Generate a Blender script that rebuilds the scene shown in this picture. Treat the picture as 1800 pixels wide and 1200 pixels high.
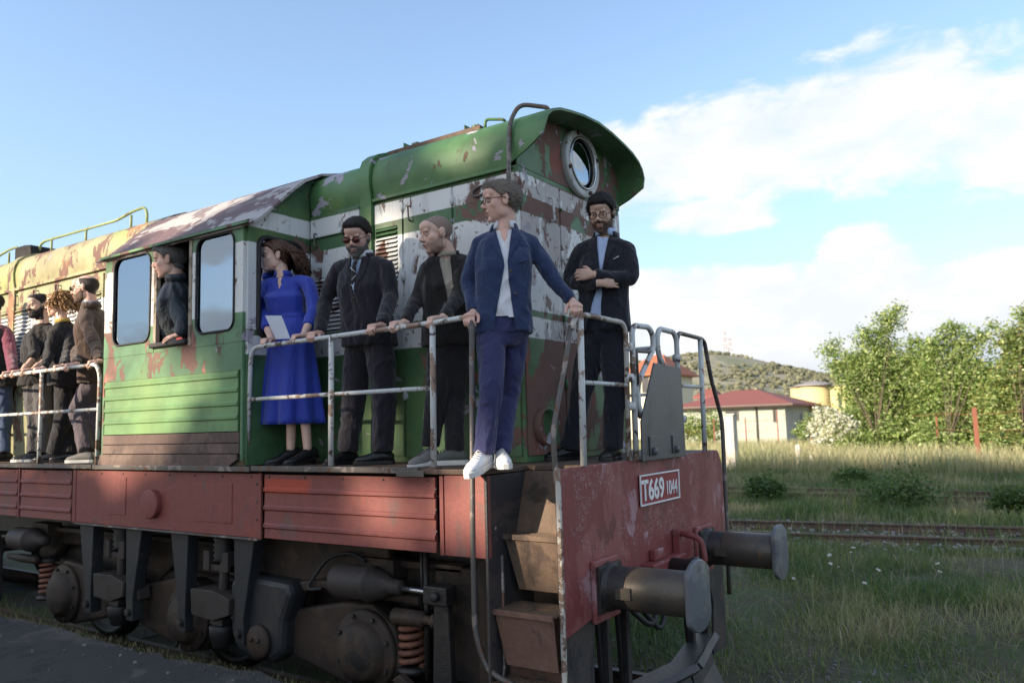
import bpy, bmesh, math, random
import numpy as np
from mathutils import Vector, Matrix, noise as mnoise

for _o in list(bpy.data.objects): bpy.data.objects.remove(_o)
SC = bpy.context.scene
COL = SC.collection
R = math.radians

# ------------------------------------------------------------------ camera
CAMP = Vector((2.4618, -5.4941, 2.2529))
YAW, PIT, ROL, FPX = -0.5939, 0.1052, -0.0278, 1381.8
_F = Vector((math.sin(YAW)*math.cos(PIT), math.cos(YAW)*math.cos(PIT), math.sin(PIT)))
_R0 = Vector((math.cos(YAW), -math.sin(YAW), 0)); _U0 = _R0.cross(_F)
_R = _R0*math.cos(ROL) + _U0*math.sin(ROL); _U = _U0*math.cos(ROL) - _R0*math.sin(ROL)
cd = bpy.data.cameras.new('camera'); cam = bpy.data.objects.new('camera', cd); COL.objects.link(cam)
cd.sensor_width = 36; cd.lens = FPX/1800*36; cd.clip_start = .05; cd.clip_end = 6000
cam.matrix_world = Matrix(((_R.x, _U.x, -_F.x, CAMP.x), (_R.y, _U.y, -_F.y, CAMP.y), (_R.z, _U.z, -_F.z, CAMP.z), (0, 0, 0, 1)))
cd.dof.use_dof = True; cd.dof.focus_distance = 5.6; cd.dof.aperture_fstop = 2.2
SC.camera = cam

# ------------------------------------------------------------------ sun and exposure
SUN_EL = R(17.0); SUN_AZ = math.atan2(-.46, -.888)          # azimuth clockwise from +Y
SD = Vector((math.sin(SUN_AZ)*math.cos(SUN_EL), math.cos(SUN_AZ)*math.cos(SUN_EL), math.sin(SUN_EL)))
sl = bpy.data.lights.new('sun', 'SUN'); sl.energy = 2.8; sl.angle = R(.53); sl.color = (1, .83, .62)
so = bpy.data.objects.new('sun', sl); COL.objects.link(so)
so.rotation_euler = SD.to_track_quat('Z', 'Y').to_euler(); so.location = SD*50
SC.view_settings.view_transform = 'Standard'; SC.view_settings.look = 'None'
SC.view_settings.gamma = 1; SC.view_settings.use_curve_mapping = False
SC.view_settings.exposure = 1.82

# ------------------------------------------------------------------ node helper
class NT:
    def __init__(s, tree): s.t = tree; s.n = tree.nodes; s.l = tree.links
    def new(s, typ, **kw):
        nd = s.n.new(typ)
        for k, v in kw.items(): setattr(nd, k, v)
        return nd
    def put(s, sock, v):
        if hasattr(v, 'links') or isinstance(v, bpy.types.NodeSocket): s.l.new(v, sock)
        else:
            if isinstance(v, (tuple, list)) and sock.type == 'RGBA' and len(v) == 3: v = (*v, 1)
            sock.default_value = v
    def m(s, op, a, b=0.0, c=None, clamp=False):
        nd = s.new('ShaderNodeMath', operation=op); nd.use_clamp = clamp
        s.put(nd.inputs[0], a); s.put(nd.inputs[1], b)
        if c is not None: s.put(nd.inputs[2], c)
        return nd.outputs[0]
    def vm(s, op, a, b):
        nd = s.new('ShaderNodeVectorMath', operation=op); s.put(nd.inputs[0], a); s.put(nd.inputs[1], b); return nd.outputs[0]
    def ss(s, v, lo, hi, a=0.0, b=1.0):
        nd = s.new('ShaderNodeMapRange', interpolation_type='SMOOTHSTEP')
        for i, x in enumerate((v, lo, hi, a, b)): s.put(nd.inputs[i], x)
        return nd.outputs[0]
    def mix(s, f, a, b, mode='MIX'):
        nd = s.new('ShaderNodeMix', data_type='RGBA', blend_type=mode)
        s.put(nd.inputs[0], f); s.put(nd.inputs[6], a); s.put(nd.inputs[7], b); return nd.outputs[2]
    def noise(s, vec, scale, detail=3, rough=.55, dist=0.0, col=False):
        nd = s.new('ShaderNodeTexNoise'); s.put(nd.inputs['Vector'], vec); nd.inputs['Scale'].default_value = scale
        nd.inputs['Detail'].default_value = detail; nd.inputs['Roughness'].default_value = rough; nd.inputs['Distortion'].default_value = dist
        return nd.outputs['Color' if col else 'Fac']
    def sep(s, v):
        nd = s.new('ShaderNodeSeparateXYZ'); s.put(nd.inputs[0], v); return nd.outputs
    def pos(s, sc=(1, 1, 1)):
        g = s.new('ShaderNodeNewGeometry').outputs['Position']
        return g if sc == (1, 1, 1) else s.vm('MULTIPLY', g, sc)

# ------------------------------------------------------------------ world: sky and clouds
W = bpy.data.worlds.new('World'); SC.world = W; W.use_nodes = True
w = NT(W.node_tree); w.n.clear()
sky = w.new('ShaderNodeTexSky', sky_type='NISHITA'); sky.sun_disc = False
sky.sun_elevation = R(24); sky.sun_rotation = SUN_AZ % (2*math.pi); sky.air_density = 1.0; sky.dust_density = .6; sky.ozone_density = 1.6
dirv = w.new('ShaderNodeTexCoord').outputs['Generated']
dn = w.vm('NORMALIZE', dirv, (0, 0, 0)); dx, dy, dz = w.sep(dn)
az = w.m('ARCTAN2', dx, dy); el = w.m('ARCSINE', dz)          # radians, azimuth from +Y clockwise
cv = w.new('ShaderNodeCombineXYZ'); w.put(cv.inputs[0], az); w.put(cv.inputs[1], w.m('MULTIPLY', el, 2.1)); cvo = cv.outputs[0]
n1 = w.m('ADD', w.m('MULTIPLY', w.noise(cvo, 5.5, 8, .58, .35), .6), w.m('MULTIPLY', w.noise(cvo, 13.0, 9, .60, .5), .4)); n2 = w.noise(cvo, 2.2, 4, .5, .2)
def blob(a, e, ra, re):
    q = w.m('ADD', w.m('POWER', w.m('DIVIDE', w.m('ABSOLUTE', w.m('SUBTRACT', az, R(a))), R(ra)), 2.0), w.m('POWER', w.m('DIVIDE', w.m('ABSOLUTE', w.m('SUBTRACT', el, R(e))), R(re)), 2.0))
    return w.m('SUBTRACT', 1.0, q)
def mx(vals):
    o = vals[0]
    for v in vals[1:]: o = w.m('SMOOTH_MAX', o, v, .25)
    return o
# the high broken sheet of cloud, and the low bank of cumulus, both running on round the horizon
high = mx([blob(-27.5, 17.8, 9, 4.2), blob(-17, 18.8, 10, 4.6), blob(-8, 19.2, 11, 5.2), blob(3, 17.2, 13, 5.0), blob(-19, 14.2, 5, 1.6), blob(35, 20, 24, 6), blob(80, 17, 30, 6), blob(-120, 15, 22, 4), blob(160, 18, 32, 6), blob(-160, 20, 26, 6), blob(-150, 48, 60, 14), blob(150, 52, 70, 15), blob(60, 45, 45, 12)])  # the banks high overhead are out of view, added to brighten the shade
low = mx([blob(-22, 5.4, 17, 6.2), blob(-9.6, 8.2, 4.2, 4.6), blob(-1, 6.0, 9, 4.2), blob(20, 7, 20, 4.5), blob(60, 6, 30, 4), blob(110, 7, 35, 4), blob(175, 5, 40, 4), blob(-150, 6, 35, 4)])
dh = w.m('ADD', w.m('MULTIPLY', high, .95), w.m('MULTIPLY', w.m('SUBTRACT', n1, .5), 3.6))
mh = w.m('MULTIPLY', w.ss(dh, .02, .62), .88)
dl = w.m('ADD', w.m('MULTIPLY', low, 1.25), w.m('MULTIPLY', w.m('SUBTRACT', n1, .5), 2.3))
ml = w.ss(dl, .05, .42)
mask = w.m('MAXIMUM', mh, ml)
# undersides of the low bank are grey, its tops white
grey = w.m('MULTIPLY', w.ss(w.m('ADD', el, w.m('MULTIPLY', w.m('SUBTRACT', n2, .5), .10)), R(6.6), R(2.2)), .8)
ccol = w.mix(grey, w.mix(w.ss(n1, .60, .42), (1.0, .985, .97), (.84, .88, .93)), (.66, .72, .80))
base = w.mix(1.0, sky.outputs[0], (1.02, 1.0, .98), 'MULTIPLY')
# thin haze lightening the blue towards the horizon
hz = w.ss(el, R(30), R(-2), .12, .62)
b1 = w.new('ShaderNodeBackground'); w.put(b1.inputs[0], base); b1.inputs[1].default_value = .094
b2 = w.new('ShaderNodeBackground'); w.put(b2.inputs[0], ccol); b2.inputs[1].default_value = .315
b3 = w.new('ShaderNodeBackground'); b3.inputs[0].default_value = (.49, .67, .90, 1); b3.inputs[1].default_value = .262
m0 = w.new('ShaderNodeMixShader'); w.put(m0.inputs[0], hz); w.l.new(b1.outputs[0], m0.inputs[1]); w.l.new(b3.outputs[0], m0.inputs[2])
m1 = w.new('ShaderNodeMixShader'); w.put(m1.inputs[0], mask); w.l.new(m0.outputs[0], m1.inputs[1]); w.l.new(b2.outputs[0], m1.inputs[2])
wo = w.new('ShaderNodeOutputWorld'); w.l.new(m1.outputs[0], wo.inputs[0])

# ------------------------------------------------------------------ pixel of the 1800x1200 photograph -> point of the place on a known plane
def ray(px, py): return _F*FPX + _R*(px-900) - _U*(py-600)
def at(px, py, y): d = ray(px, py); return CAMP + d*((y-CAMP.y)/d.y)
def atx(px, py, x): d = ray(px, py); return CAMP + d*((x-CAMP.x)/d.x)
def atz(px, py, z): d = ray(px, py); return CAMP + d*((z-CAMP.z)/d.z)

# ------------------------------------------------------------------ materials
MATS = {}
def mat(name, col, rough=.6, metal=0.0, var=.15, vs=6.0, bump=.15, bs=60.0, spec=.4, streak=0.0, dirt=None, dirt_s=3.0, dirt_t=.55, **kw):
    m = bpy.data.materials.new(name); m.use_nodes = True; t = NT(m.node_tree); b = t.n['Principled BSDF']
    p = t.pos(); c = col
    f = t.noise(p, vs, 4, .6)
    c = t.mix(f, tuple(x*(1-var) for x in col), tuple(min(1, x*(1+var)) for x in col))
    if streak:
        sfac = t.ss(t.noise(t.pos((9, 9, .9)), 1.0, 5, .65), .45, .75, 0, streak)
        c = t.mix(sfac, c, (.09, .07, .055))
    if dirt:
        dm = t.ss(t.noise(p, dirt_s, 7, .62, .3), dirt_t, dirt_t+.07)
        c = t.mix(dm, c, dirt)
    t.put(b.inputs['Base Color'], c); b.inputs['Metallic'].default_value = metal
    t.put(b.inputs['Roughness'], t.ss(t.noise(p, vs*2.3, 3), .2, .8, max(.03, rough-.1), min(1, rough+.12)))
    b.inputs['Specular IOR Level'].default_value = spec
    if bump:
        bn = t.new('ShaderNodeBump'); bn.inputs['Strength'].default_value = bump; bn.inputs['Distance'].default_value = .01
        t.put(bn.inputs['Height'], t.noise(p, bs, 4, .6)); t.l.new(bn.outputs[0], b.inputs['Normal'])
    for k, v in kw.items(): b.inputs[k.replace('_', ' ')].default_value = v
    MATS[name] = m; return m

GREEN = (.060, .138, .062); BROWN = (.155, .088, .074); GREYP = (.36, .34, .40); WHITE = (.72, .74, .745); RUSTO = (.33, .10, .035)
def hood_paint(name, bands, brown_t, grey_t, green=GREEN, warm=0.0, brown_s=3.2, chips=.62, redp=None, lowmud=0):
    """peeling paint: green with white bands that are painted on at fixed heights; flakes down to brown primer and grey filler"""
    m = bpy.data.materials.new(name); m.use_nodes = True; t = NT(m.node_tree); b = t.n['Principled BSDF']
    p = t.pos(); z = t.sep(p)[2]
    wob = t.m('MULTIPLY', t.m('SUBTRACT', t.noise(p, 9, 3), .5), .012); zz = t.m('ADD', z, wob)
    g = t.mix(t.ss(t.noise(p, 2.4, 5, .6), .3, .7), tuple(x*.72 for x in green), tuple(x*1.35 for x in green))
    g = t.mix(t.ss(t.noise(p, 1.1, 3, .6), .52, .72, 0, .5+warm*.5), g, (.17+warm*.16, .25+warm*.12, .08+warm*.04))
    col = g; wm = None
    for lo, hi in bands:
        k = t.m('MULTIPLY', t.ss(zz, lo-.006, lo+.006), t.ss(zz, hi+.006, hi-.006)); wm = k if wm is None else t.m('MAXIMUM', wm, k)
    if wm is not None:
        wc = t.mix(t.noise(p, 5, 5, .6), tuple(x*.86 for x in WHITE), WHITE)
        chip = t.ss(t.noise(t.pos((1, 1, .8)), 14, 8, .62, .4), chips, chips+.025)
        big = t.ss(t.noise(t.pos((1.3, 1.3, .8)), 3.0, 7, .66, .5), .585, .60)
        wc = t.mix(t.m('MAXIMUM', chip, big), wc, BROWN); col = t.mix(wm, col, wc)
    bm = t.ss(t.noise(t.pos((1.2, 1.2, .75)), brown_s, 9, .66, .6), brown_t, brown_t+.02)
    if wm is not None: bm = t.m('MULTIPLY', bm, t.m('SUBTRACT', 1.0, t.m('MULTIPLY', wm, .55)))
    bc = t.mix(t.noise(p, 8, 5), tuple(x*.75 for x in BROWN), tuple(x*1.35 for x in BROWN))
    bc = t.mix(t.ss(t.noise(p, 2.7, 3), .55, .7, 0, .7), bc, redp or (.27, .085, .06))
    col = t.mix(bm, col, bc)
    gm = t.ss(t.noise(t.vm('ADD', p, (7.3, 1.1, 3.2)), 4.2, 6, .6, .5), grey_t, grey_t+.018)
    col = t.mix(gm, col, GREYP)
    st = t.ss(t.noise(t.pos((14, 14, .8)), 1.0, 5, .65), .5, .8, 0, .25); col = t.mix(st, col, (.10, .075, .055))
    t.put(b.inputs['Base Color'], col)
    t.put(b.inputs['Roughness'], t.m('ADD', .46, t.m('MULTIPLY', t.m('MAXIMUM', bm, gm), .35)))
    b.inputs['Specular IOR Level'].default_value = .42
    bn = t.new('ShaderNodeBump'); bn.inputs['Strength'].default_value = .5; bn.inputs['Distance'].default_value = .006
    h = t.m('SUBTRACT', t.m('MULTIPLY', t.noise(p, 1.6, 3), 2.2), t.m('MAXIMUM', bm, gm))
    h = t.m('ADD', h, t.m('MULTIPLY', t.noise(p, 70, 3), .18))
    t.put(bn.inputs['Height'], h); t.l.new(bn.outputs[0], b.inputs['Normal'])
    MATS[name] = m; return m

def tone(name, cols, scale, rough=.7, bump=.4, bs=25, dist=.01, spec=.3, sc=(1, 1, 1), edge=.10, metal=0, streak=0):
    """several colours worn through each other by noise"""
    m = bpy.data.materials.new(name); m.use_nodes = True; t = NT(m.node_tree); b = t.n['Principled BSDF']
    p = t.pos(sc); c = cols[0]
    for i, (cc, th) in enumerate(cols[1:]):
        f = t.ss(t.noise(t.vm('ADD', p, (i*5.1, i*2.7, i*1.3)), scale*(1+.6*i), 8, .64, .4), th, th+edge); c = t.mix(f, c, cc)
    if streak:
        c = t.mix(t.ss(t.noise(t.pos((12, 12, .8)), 1.0, 5, .65), .48, .8, 0, streak), c, (.05, .04, .035))
    c = t.mix(.25, c, t.mix(t.noise(p, scale*14, 4, .7), (0, 0, 0), (1, 1, 1)), 'OVERLAY')
    t.put(b.inputs['Base Color'], c); b.inputs['Roughness'].default_value = rough; b.inputs['Specular IOR Level'].default_value = spec; b.inputs['Metallic'].default_value = metal
    bn = t.new('ShaderNodeBump'); bn.inputs['Strength'].default_value = bump; bn.inputs['Distance'].default_value = dist
    t.put(bn.inputs['Height'], t.noise(p, bs, 5, .65)); t.l.new(bn.outputs[0], b.inputs['Normal'])
    MATS[name] = m; return m

BANDS = [(3.93, 4.09), (3.08, 3.80), (2.875, 3.03)]
hood_paint('hood green', BANDS, .575, .63)
hood_paint('hood front worn', BANDS, .465, .62, brown_s=2.0, chips=.58)
hood_paint('roof green', [], .62, .60, green=(.070, .165, .062), warm=.2)
hood_paint('visor green', [], .70, .66, green=(.03, .115, .04))
hood_paint('old hood olive', [(3.10, 3.80)], .57, .64, green=(.25, .25, .14), warm=.7, redp=(.35, .16, .08))
hood_paint('old roof olive', [], .525, .68, green=(.31, .28, .15), warm=.7, redp=(.46, .23, .12), brown_s=2.2)
hood_paint('cab green', [(3.22, 3.80)], .525, .70, green=(.08, .18, .09), redp=(.50, .20, .17), chips=.64)
hood_paint('cab rib green', [], .66, .72, green=(.115, .225, .085), redp=(.40, .12, .09))
tone('cab brown', [(.115, .078, .068), ((.17, .12, .10), .5), ((.07, .055, .05), .58)], 2.2, streak=.3)
tone('cab roof worn', [(.150, .098, .100), ((.40, .375, .37), .50), ((.20, .17, .17), .56)], 1.5, sc=(.9, 1.6, 1.6), edge=.03, rough=.62, bump=.3)
tone('skirt red', [(.22, .062, .054), ((.29, .072, .045), .56), ((.16, .072, .066), .55)], 1.6, rough=.55, bump=.25, streak=.35, spec=.4)
tone('end red', [(.205, .050, .048), ((.26, .085, .08), .50), ((.34, .20, .22), .60), ((.15, .05, .045), .58)], 1.9, sc=(1, 1, .6), rough=.55, bump=.3, edge=.05, streak=.25, spec=.4)
tone('deck plate', [(.095, .066, .05), ((.15, .10, .075), .5), ((.05, .04, .035), .55)], 5, rough=.7)
tone('rail white', [(.56, .58, .58), ((.30, .21, .16), .55), ((.12, .085, .07), .575)], 7, sc=(1, 1, .8), edge=.02, rough=.5, bump=.5, dist=.004)
tone('rail worn', [(.115, .105, .10), ((.26, .22, .20), .55), ((.13, .07, .045), .55)], 6, edge=.05, rough=.45, bump=.35, dist=.003, metal=.3)
tone('rail top worn', [(.50, .48, .44), ((.22, .15, .11), .49), ((.12, .08, .06), .56)], 7, edge=.04, rough=.45, bump=.3, dist=.003)
tone('rail green', [(.30, .36, .17), ((.22, .20, .10), .55)], 8, rough=.5)
tone('greasy black', [(.020, .018, .018), ((.034, .028, .025), .5), ((.052, .034, .024), .6)], 3, rough=.5, bump=.5, spec=.5)
tone('bogie brown', [(.038, .027, .021), ((.058, .039, .028), .5), ((.020, .018, .017), .54)], 2.4, rough=.62, bump=.5)
tone('rusty spring', [(.20, .085, .055), ((.12, .055, .04), .5)], 9, rough=.6)
tone('box grey brown', [(.046, .037, .034), ((.032, .026, .023), .53)], 3, rough=.6, bump=.25)
tone('bracket blue black', [(.022, .024, .028), ((.042, .038, .036), .55), ((.05, .034, .024), .6)], 3, rough=.5, bump=.25, spec=.45)
tone('step rust', [(.125, .085, .062), ((.165, .105, .065), .52), ((.06, .042, .034), .52), ((.34, .15, .05), .64)], 2.6, rough=.7, bump=.5, streak=.5)
tone('step face', [(.15, .085, .062), ((.19, .11, .08), .5), ((.06, .045, .04), .56)], 2.2, rough=.68, bump=.3, streak=.3)
tone('buffer steel', [(.085, .072, .06), ((.13, .085, .05), .52), ((.055, .05, .048), .54), ((.22, .09, .04), .66)], 2.6, rough=.42, bump=.3, spec=.55, metal=.25)
tone('buffer head', [(.135, .145, .165), ((.19, .20, .19), .55), ((.08, .08, .085), .6)], 3.2, rough=.45, bump=.2, metal=.2)
tone('grey plate', [(.065, .07, .075), ((.05, .05, .052), .52)], 2.5, rough=.42, bump=.12, spec=.5)
tone('plough dark', [(.040, .039, .043), ((.065, .055, .052), .52), ((.45, .45, .46), .70)], 3.0, rough=.5, bump=.4, edge=.02)
mat('rubber', (.018, .018, .02), .55, bump=.05)
mat('dark inside', (.020, .020, .022), .9)
mat('ochre cab floor', (.11, .09, .05), .8)
mat('sill red', (.32, .03, .04), .6)
mat('curtain white', (.62, .63, .66), .8, var=.25, vs=14)
mat('plate red', (.26, .035, .04), .5, dirt=(.14, .05, .045), dirt_s=6)
mat('letter white', (.74, .75, .76), .55, var=.2, vs=20, dirt=(.30, .18, .17), dirt_s=16, dirt_t=.62)
mat('tan frame', (.30, .25, .19), .6, dirt=(.12, .09, .07), dirt_s=9, dirt_t=.5)
mat('porthole ring', (.48, .50, .50), .5, dirt=(.16, .10, .08), dirt_s=11, dirt_t=.58)
mat('chrome rim', (.45, .46, .47), .25, metal=.9)
mat('lit yellow', (.42, .46, .12), .55, dirt=(.40, .14, .05), dirt_s=5, dirt_t=.55)

def glass_mat(name, tint, refl=.5, alpha_mix=.5):
    m = bpy.data.materials.new(name); m.use_nodes = True; t = NT(m.node_tree); t.n.clear()
    g = t.new('ShaderNodeBsdfGlossy'); g.inputs['Color'].default_value = (*tint, 1); g.inputs['Roughness'].default_value = .015
    tr = t.new('ShaderNodeBsdfTransparent'); tr.inputs[0].default_value = (.72, .76, .78, 1)
    bn = t.new('ShaderNodeBump'); bn.inputs['Strength'].default_value = .15; bn.inputs['Distance'].default_value = .01
    t.put(bn.inputs['Height'], t.noise(t.pos(), 1.8, 2)); t.l.new(bn.outputs[0], g.inputs['Normal'])
    fr = t.new('ShaderNodeFresnel'); fr.inputs[0].default_value = 1.9
    f = t.m('ADD', t.m('MULTIPLY', fr.outputs[0], .9), refl, clamp=True)
    mxs = t.new('ShaderNodeMixShader'); t.put(mxs.inputs[0], f); t.l.new(tr.outputs[0], mxs.inputs[1]); t.l.new(g.outputs[0], mxs.inputs[2])
    o = t.new('ShaderNodeOutputMaterial'); t.l.new(mxs.outputs[0], o.inputs[0]); MATS[name] = m; return m
glass_mat('cab glass', (.50, .60, .72), .30)
glass_mat('porthole glass', (.30, .34, .38), .25)
glass_mat('lens', (.5, .5, .52), .02)

_m = MATS['skirt red'].copy(); _m.name = 'skirt red repainted'; _t = NT(_m.node_tree); _b = _t.n['Principled BSDF']; _src = _b.inputs['Base Color'].links[0].from_socket; _p = _t.sep(_t.pos())
_k = _t.m('MULTIPLY', _t.m('MULTIPLY', _t.ss(_p[0], -2.58, -2.56), _t.ss(_p[0], -2.02, -2.10)), _t.m('MULTIPLY', _t.ss(_p[2], 1.775, 1.795), _t.ss(_p[2], 1.90, 1.885)))
_t.put(_b.inputs['Base Color'], _t.mix(_t.m('MULTIPLY', _k, .8), _src, (.42, .06, .025))); MATS['skirt red repainted'] = _m
_t = NT(MATS['end red'].node_tree); _b = _t.n['Principled BSDF']; _src = _b.inputs['Base Color'].links[0].from_socket; _p = _t.pos()
_ln = _t.m('ABSOLUTE', _t.m('SUBTRACT', _t.noise(_p, 11, 3, .6, 1.5), .5)); _ln = _t.ss(_ln, .014, .004); _pm = _t.ss(_t.noise(_p, 2.3, 3), .50, .58)
_sc = _t.ss(_t.noise(_p, 38, 4, .7), .60, .68); _t.put(_b.inputs['Base Color'], _t.mix(_t.m('MULTIPLY', _t.m('MAXIMUM', _ln, _t.m('MULTIPLY', _sc, .6)), _t.m('MULTIPLY', _pm, .55)), _src, (.50, .40, .41)))
# ------------------------------------------------------------------ geometry collector
class G:
    def __init__(s): s.v = []; s.f = []; s.mi = []; s.sm = []
    def add(s, v, f, mi=0, smooth=False):
        o = len(s.v); s.v += [tuple(x) for x in v]; s.f += [tuple(i+o for i in q) for q in f]; s.mi += [mi]*len(f); s.sm += [smooth]*len(f); return s
    def box(s, a, b, mi=0, M=None):
        x0, y0, z0 = a; x1, y1, z1 = b
        v = [Vector(q) for q in ((x0, y0, z0), (x1, y0, z0), (x1, y1, z0), (x0, y1, z0), (x0, y0, z1), (x1, y0, z1), (x1, y1, z1), (x0, y1, z1))]
        if M: v = [M @ q for q in v]
        return s.add(v, [(0, 3, 2, 1), (4, 5, 6, 7), (0, 1, 5, 4), (1, 2, 6, 5), (2, 3, 7, 6), (3, 0, 4, 7)], mi)
    def prism(s, poly, axis, a, b, mi=0, M=None):
        """poly: 2D points; axis 'y' -> (x,z) extruded along y, 'x' -> (y,z), 'z' -> (x,y)"""
        def p3(q, t): return Vector({'x': (t, q[0], q[1]), 'y': (q[0], t, q[1]), 'z': (q[0], q[1], t)}[axis])
        n = len(poly); v = [p3(q, a) for q in poly] + [p3(q, b) for q in poly]
        if M: v = [M @ q for q in v]
        f = [tuple(range(n)), tuple(range(2*n-1, n-1, -1))] + [(i, i+n, (i+1) % n+n, (i+1) % n) for i in range(n)]
        return s.add(v, f, mi)
    def ring(s, c, r1, r2, a, b, n=16, rot=0, ex=2.0):
        out = []
        for i in range(n):
            t = 2*math.pi*i/n+rot; cs, sn = math.cos(t), math.sin(t)
            if ex != 2.0:
                cs = math.copysign(abs(cs)**(2/ex), cs); sn = math.copysign(abs(sn)**(2/ex), sn)
            out.append(c + r1*(a*cs) + r2*(b*sn))
        return out
    def loft(s, rings, mi=0, smooth=True, caps=True, closed=True):
        n = len(rings[0]); v = [q for r in rings for q in r]; f = []
        for k in range(len(rings)-1):
            for i in range(n if closed else n-1): f.append((k*n+i, k*n+(i+1) % n, (k+1)*n+(i+1) % n, (k+1)*n+i))
        if caps and closed: f.append(tuple(range(n-1, -1, -1))); f.append(tuple((len(rings)-1)*n+i for i in range(n)))
        return s.add(v, f, mi, smooth)
    def tube(s, pts, r, n=8, mi=0, caps=True, smooth=True, flat=1.0, up=None):
        pts = [Vector(p) for p in pts]; rr = r if isinstance(r, (list, tuple)) else [r]*len(pts)
        rings = []; pu = None
        for i, p in enumerate(pts):
            d = (pts[min(i+1, len(pts)-1)] - pts[max(i-1, 0)]).normalized()
            if pu is None:
                u = Vector(up) if up else (Vector((0, 0, 1)) if abs(d.z) < .9 else Vector((1, 0, 0)))
            else: u = pu
            u = (u - d*u.dot(d)).normalized(); q = d.cross(u); pu = u
            rings.append(s.ring(p, q, u, rr[i], rr[i]*flat, n))
        return s.loft(rings, mi, smooth, caps)
    def lathe(s, o, d, prof, n=20, mi=0, smooth=True, caps=True):
        """prof: (distance along d, radius)"""
        o = Vector(o); d = Vector(d).normalized(); u = Vector((0, 0, 1)) if abs(d.z) < .9 else Vector((1, 0, 0))
        u = (u-d*u.dot(d)).normalized(); q = d.cross(u)
        return s.loft([s.ring(o+d*t, q, u, r, r, n) for t, r in prof], mi, smooth, caps)
    def ell(s, c, r, ax=None, n=14, m=9, mi=0):
        c = Vector(c); ax = ax or (Vector((1, 0, 0)), Vector((0, 1, 0)), Vector((0, 0, 1)))
        rings = []
        for k in range(1, m):
            ph = math.pi*k/m-math.pi/2; rings.append(s.ring(c+ax[2]*(r[2]*math.sin(ph)), ax[0], ax[1], r[0]*math.cos(ph), r[1]*math.cos(ph), n))
        o = len(s.v); s.loft(rings, mi, True, False); k0 = len(s.v)
        s.v += [tuple(c-ax[2]*r[2]), tuple(c+ax[2]*r[2])]; b = o+(m-2)*n
        for i in range(n):
            s.f.append((k0, o+(i+1) % n, o+i)); s.f.append((k0+1, b+i, b+(i+1) % n)); s.mi += [mi]*2; s.sm += [True]*2
        return s

def bend(pts, r=.05, k=4):
    """round the corners of a polyline"""
    pts = [Vector(p) for p in pts]; out = [pts[0]]
    for i in range(1, len(pts)-1):
        a, b, c = pts[i-1], pts[i], pts[i+1]; u = (a-b); v = (c-b); rr = min(r, u.length*.45, v.length*.45)
        p0 = b+u.normalized()*rr; p1 = b+v.normalized()*rr
        for j in range(k+1):
            t = j/k; out.append(p0*(1-t)**2 + b*2*t*(1-t) + p1*t*t)
    return out+[pts[-1]]

def mesh_of(name, g, mats, origin=None):
    me = bpy.data.meshes.new(name); v = np.array(g.v, dtype=float)
    if origin is not None: v = v-np.array(origin)
    me.from_pydata(v.tolist(), [], g.f)
    for m_ in (mats if isinstance(mats, (list, tuple)) else [mats]): me.materials.append(MATS[m_] if isinstance(m_, str) else m_)
    me.polygons.foreach_set('use_smooth', g.sm)
    if any(g.mi): me.polygons.foreach_set('material_index', g.mi)
    me.update(); return me
def link(name, me, parent=None):
    o = bpy.data.objects.new(name, me); COL.objects.link(o)
    if parent is not None: o.parent = parent
    return o
def wloc(o):
    p = Vector((0, 0, 0))
    while o is not None: p = p+Vector(o.location); o = o.parent
    return p
def part(name, g, mats, parent, bevel=0.0, label=None):
    me = mesh_of(name, g, mats, wloc(parent)); o = link(name, me, parent)
    if bevel:
        b = o.modifiers.new('bevel', 'BEVEL'); b.width = bevel; b.segments = 2; b.limit_method = 'ANGLE'; b.angle_limit = R(35)
    if label: o['label'] = label
    return o
def tag(o, label, cat, group=None, kind=None):
    if label: o['label'] = label
    if cat: o['category'] = cat
    if group: o['group'] = group
    if kind: o['kind'] = kind
    return o
def thing(name, loc, label, cat, group=None):
    o = bpy.data.objects.new(name, None); COL.objects.link(o); o.location = loc; o.empty_display_size = .1
    return tag(o, label, cat, group)
def solid(name, g, mats, origin, label, cat, group=None):
    o = link(name, mesh_of(name, g, mats, origin)); o.location = origin; return tag(o, label, cat, group)
def structure(name, g, mats):
    o = link(name, mesh_of(name, g, mats)); o['kind'] = 'structure'; return o
def npmesh(name, v, f, m_, smooth=False, cols=None, mi=None):
    """fast mesh from numpy arrays, all faces the same size"""
    me = bpy.data.meshes.new(name); n = f.shape[1]
    me.vertices.add(len(v)); me.vertices.foreach_set('co', np.asarray(v, dtype=np.float32).ravel())
    me.loops.add(f.size); me.loops.foreach_set('vertex_index', f.astype(np.int32).ravel())
    me.polygons.add(len(f)); me.polygons.foreach_set('loop_start', np.arange(0, f.size, n, dtype=np.int32)); me.polygons.foreach_set('loop_total', np.full(len(f), n, dtype=np.int32))
    me.polygons.foreach_set('use_smooth', np.full(len(f), smooth))
    for q in (m_ if isinstance(m_, (list, tuple)) else [m_]): me.materials.append(MATS[q] if isinstance(q, str) else q)
    if mi is not None: me.polygons.foreach_set('material_index', np.asarray(mi, dtype=np.int32))
    if cols is not None:
        a = me.color_attributes.new('tint', 'FLOAT_COLOR', 'POINT'); c = np.ones((len(v), 4), dtype=np.float32); c[:, :3] = cols; a.data.foreach_set('color', c.ravel())
    me.update(calc_edges=True); return me
# ================================================================== LOCOMOTIVE
ZG = 0.0; ZR = .15; ZD = 1.98; HW = .82; EZ = 4.15; XH = -.60; XB = -16.0
loco = thing('locomotive', (0, 0, ZR), 'old green and white diesel locomotive with peeling paint, red skirts and people on its walkway', 'locomotive')
LP = loco
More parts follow.
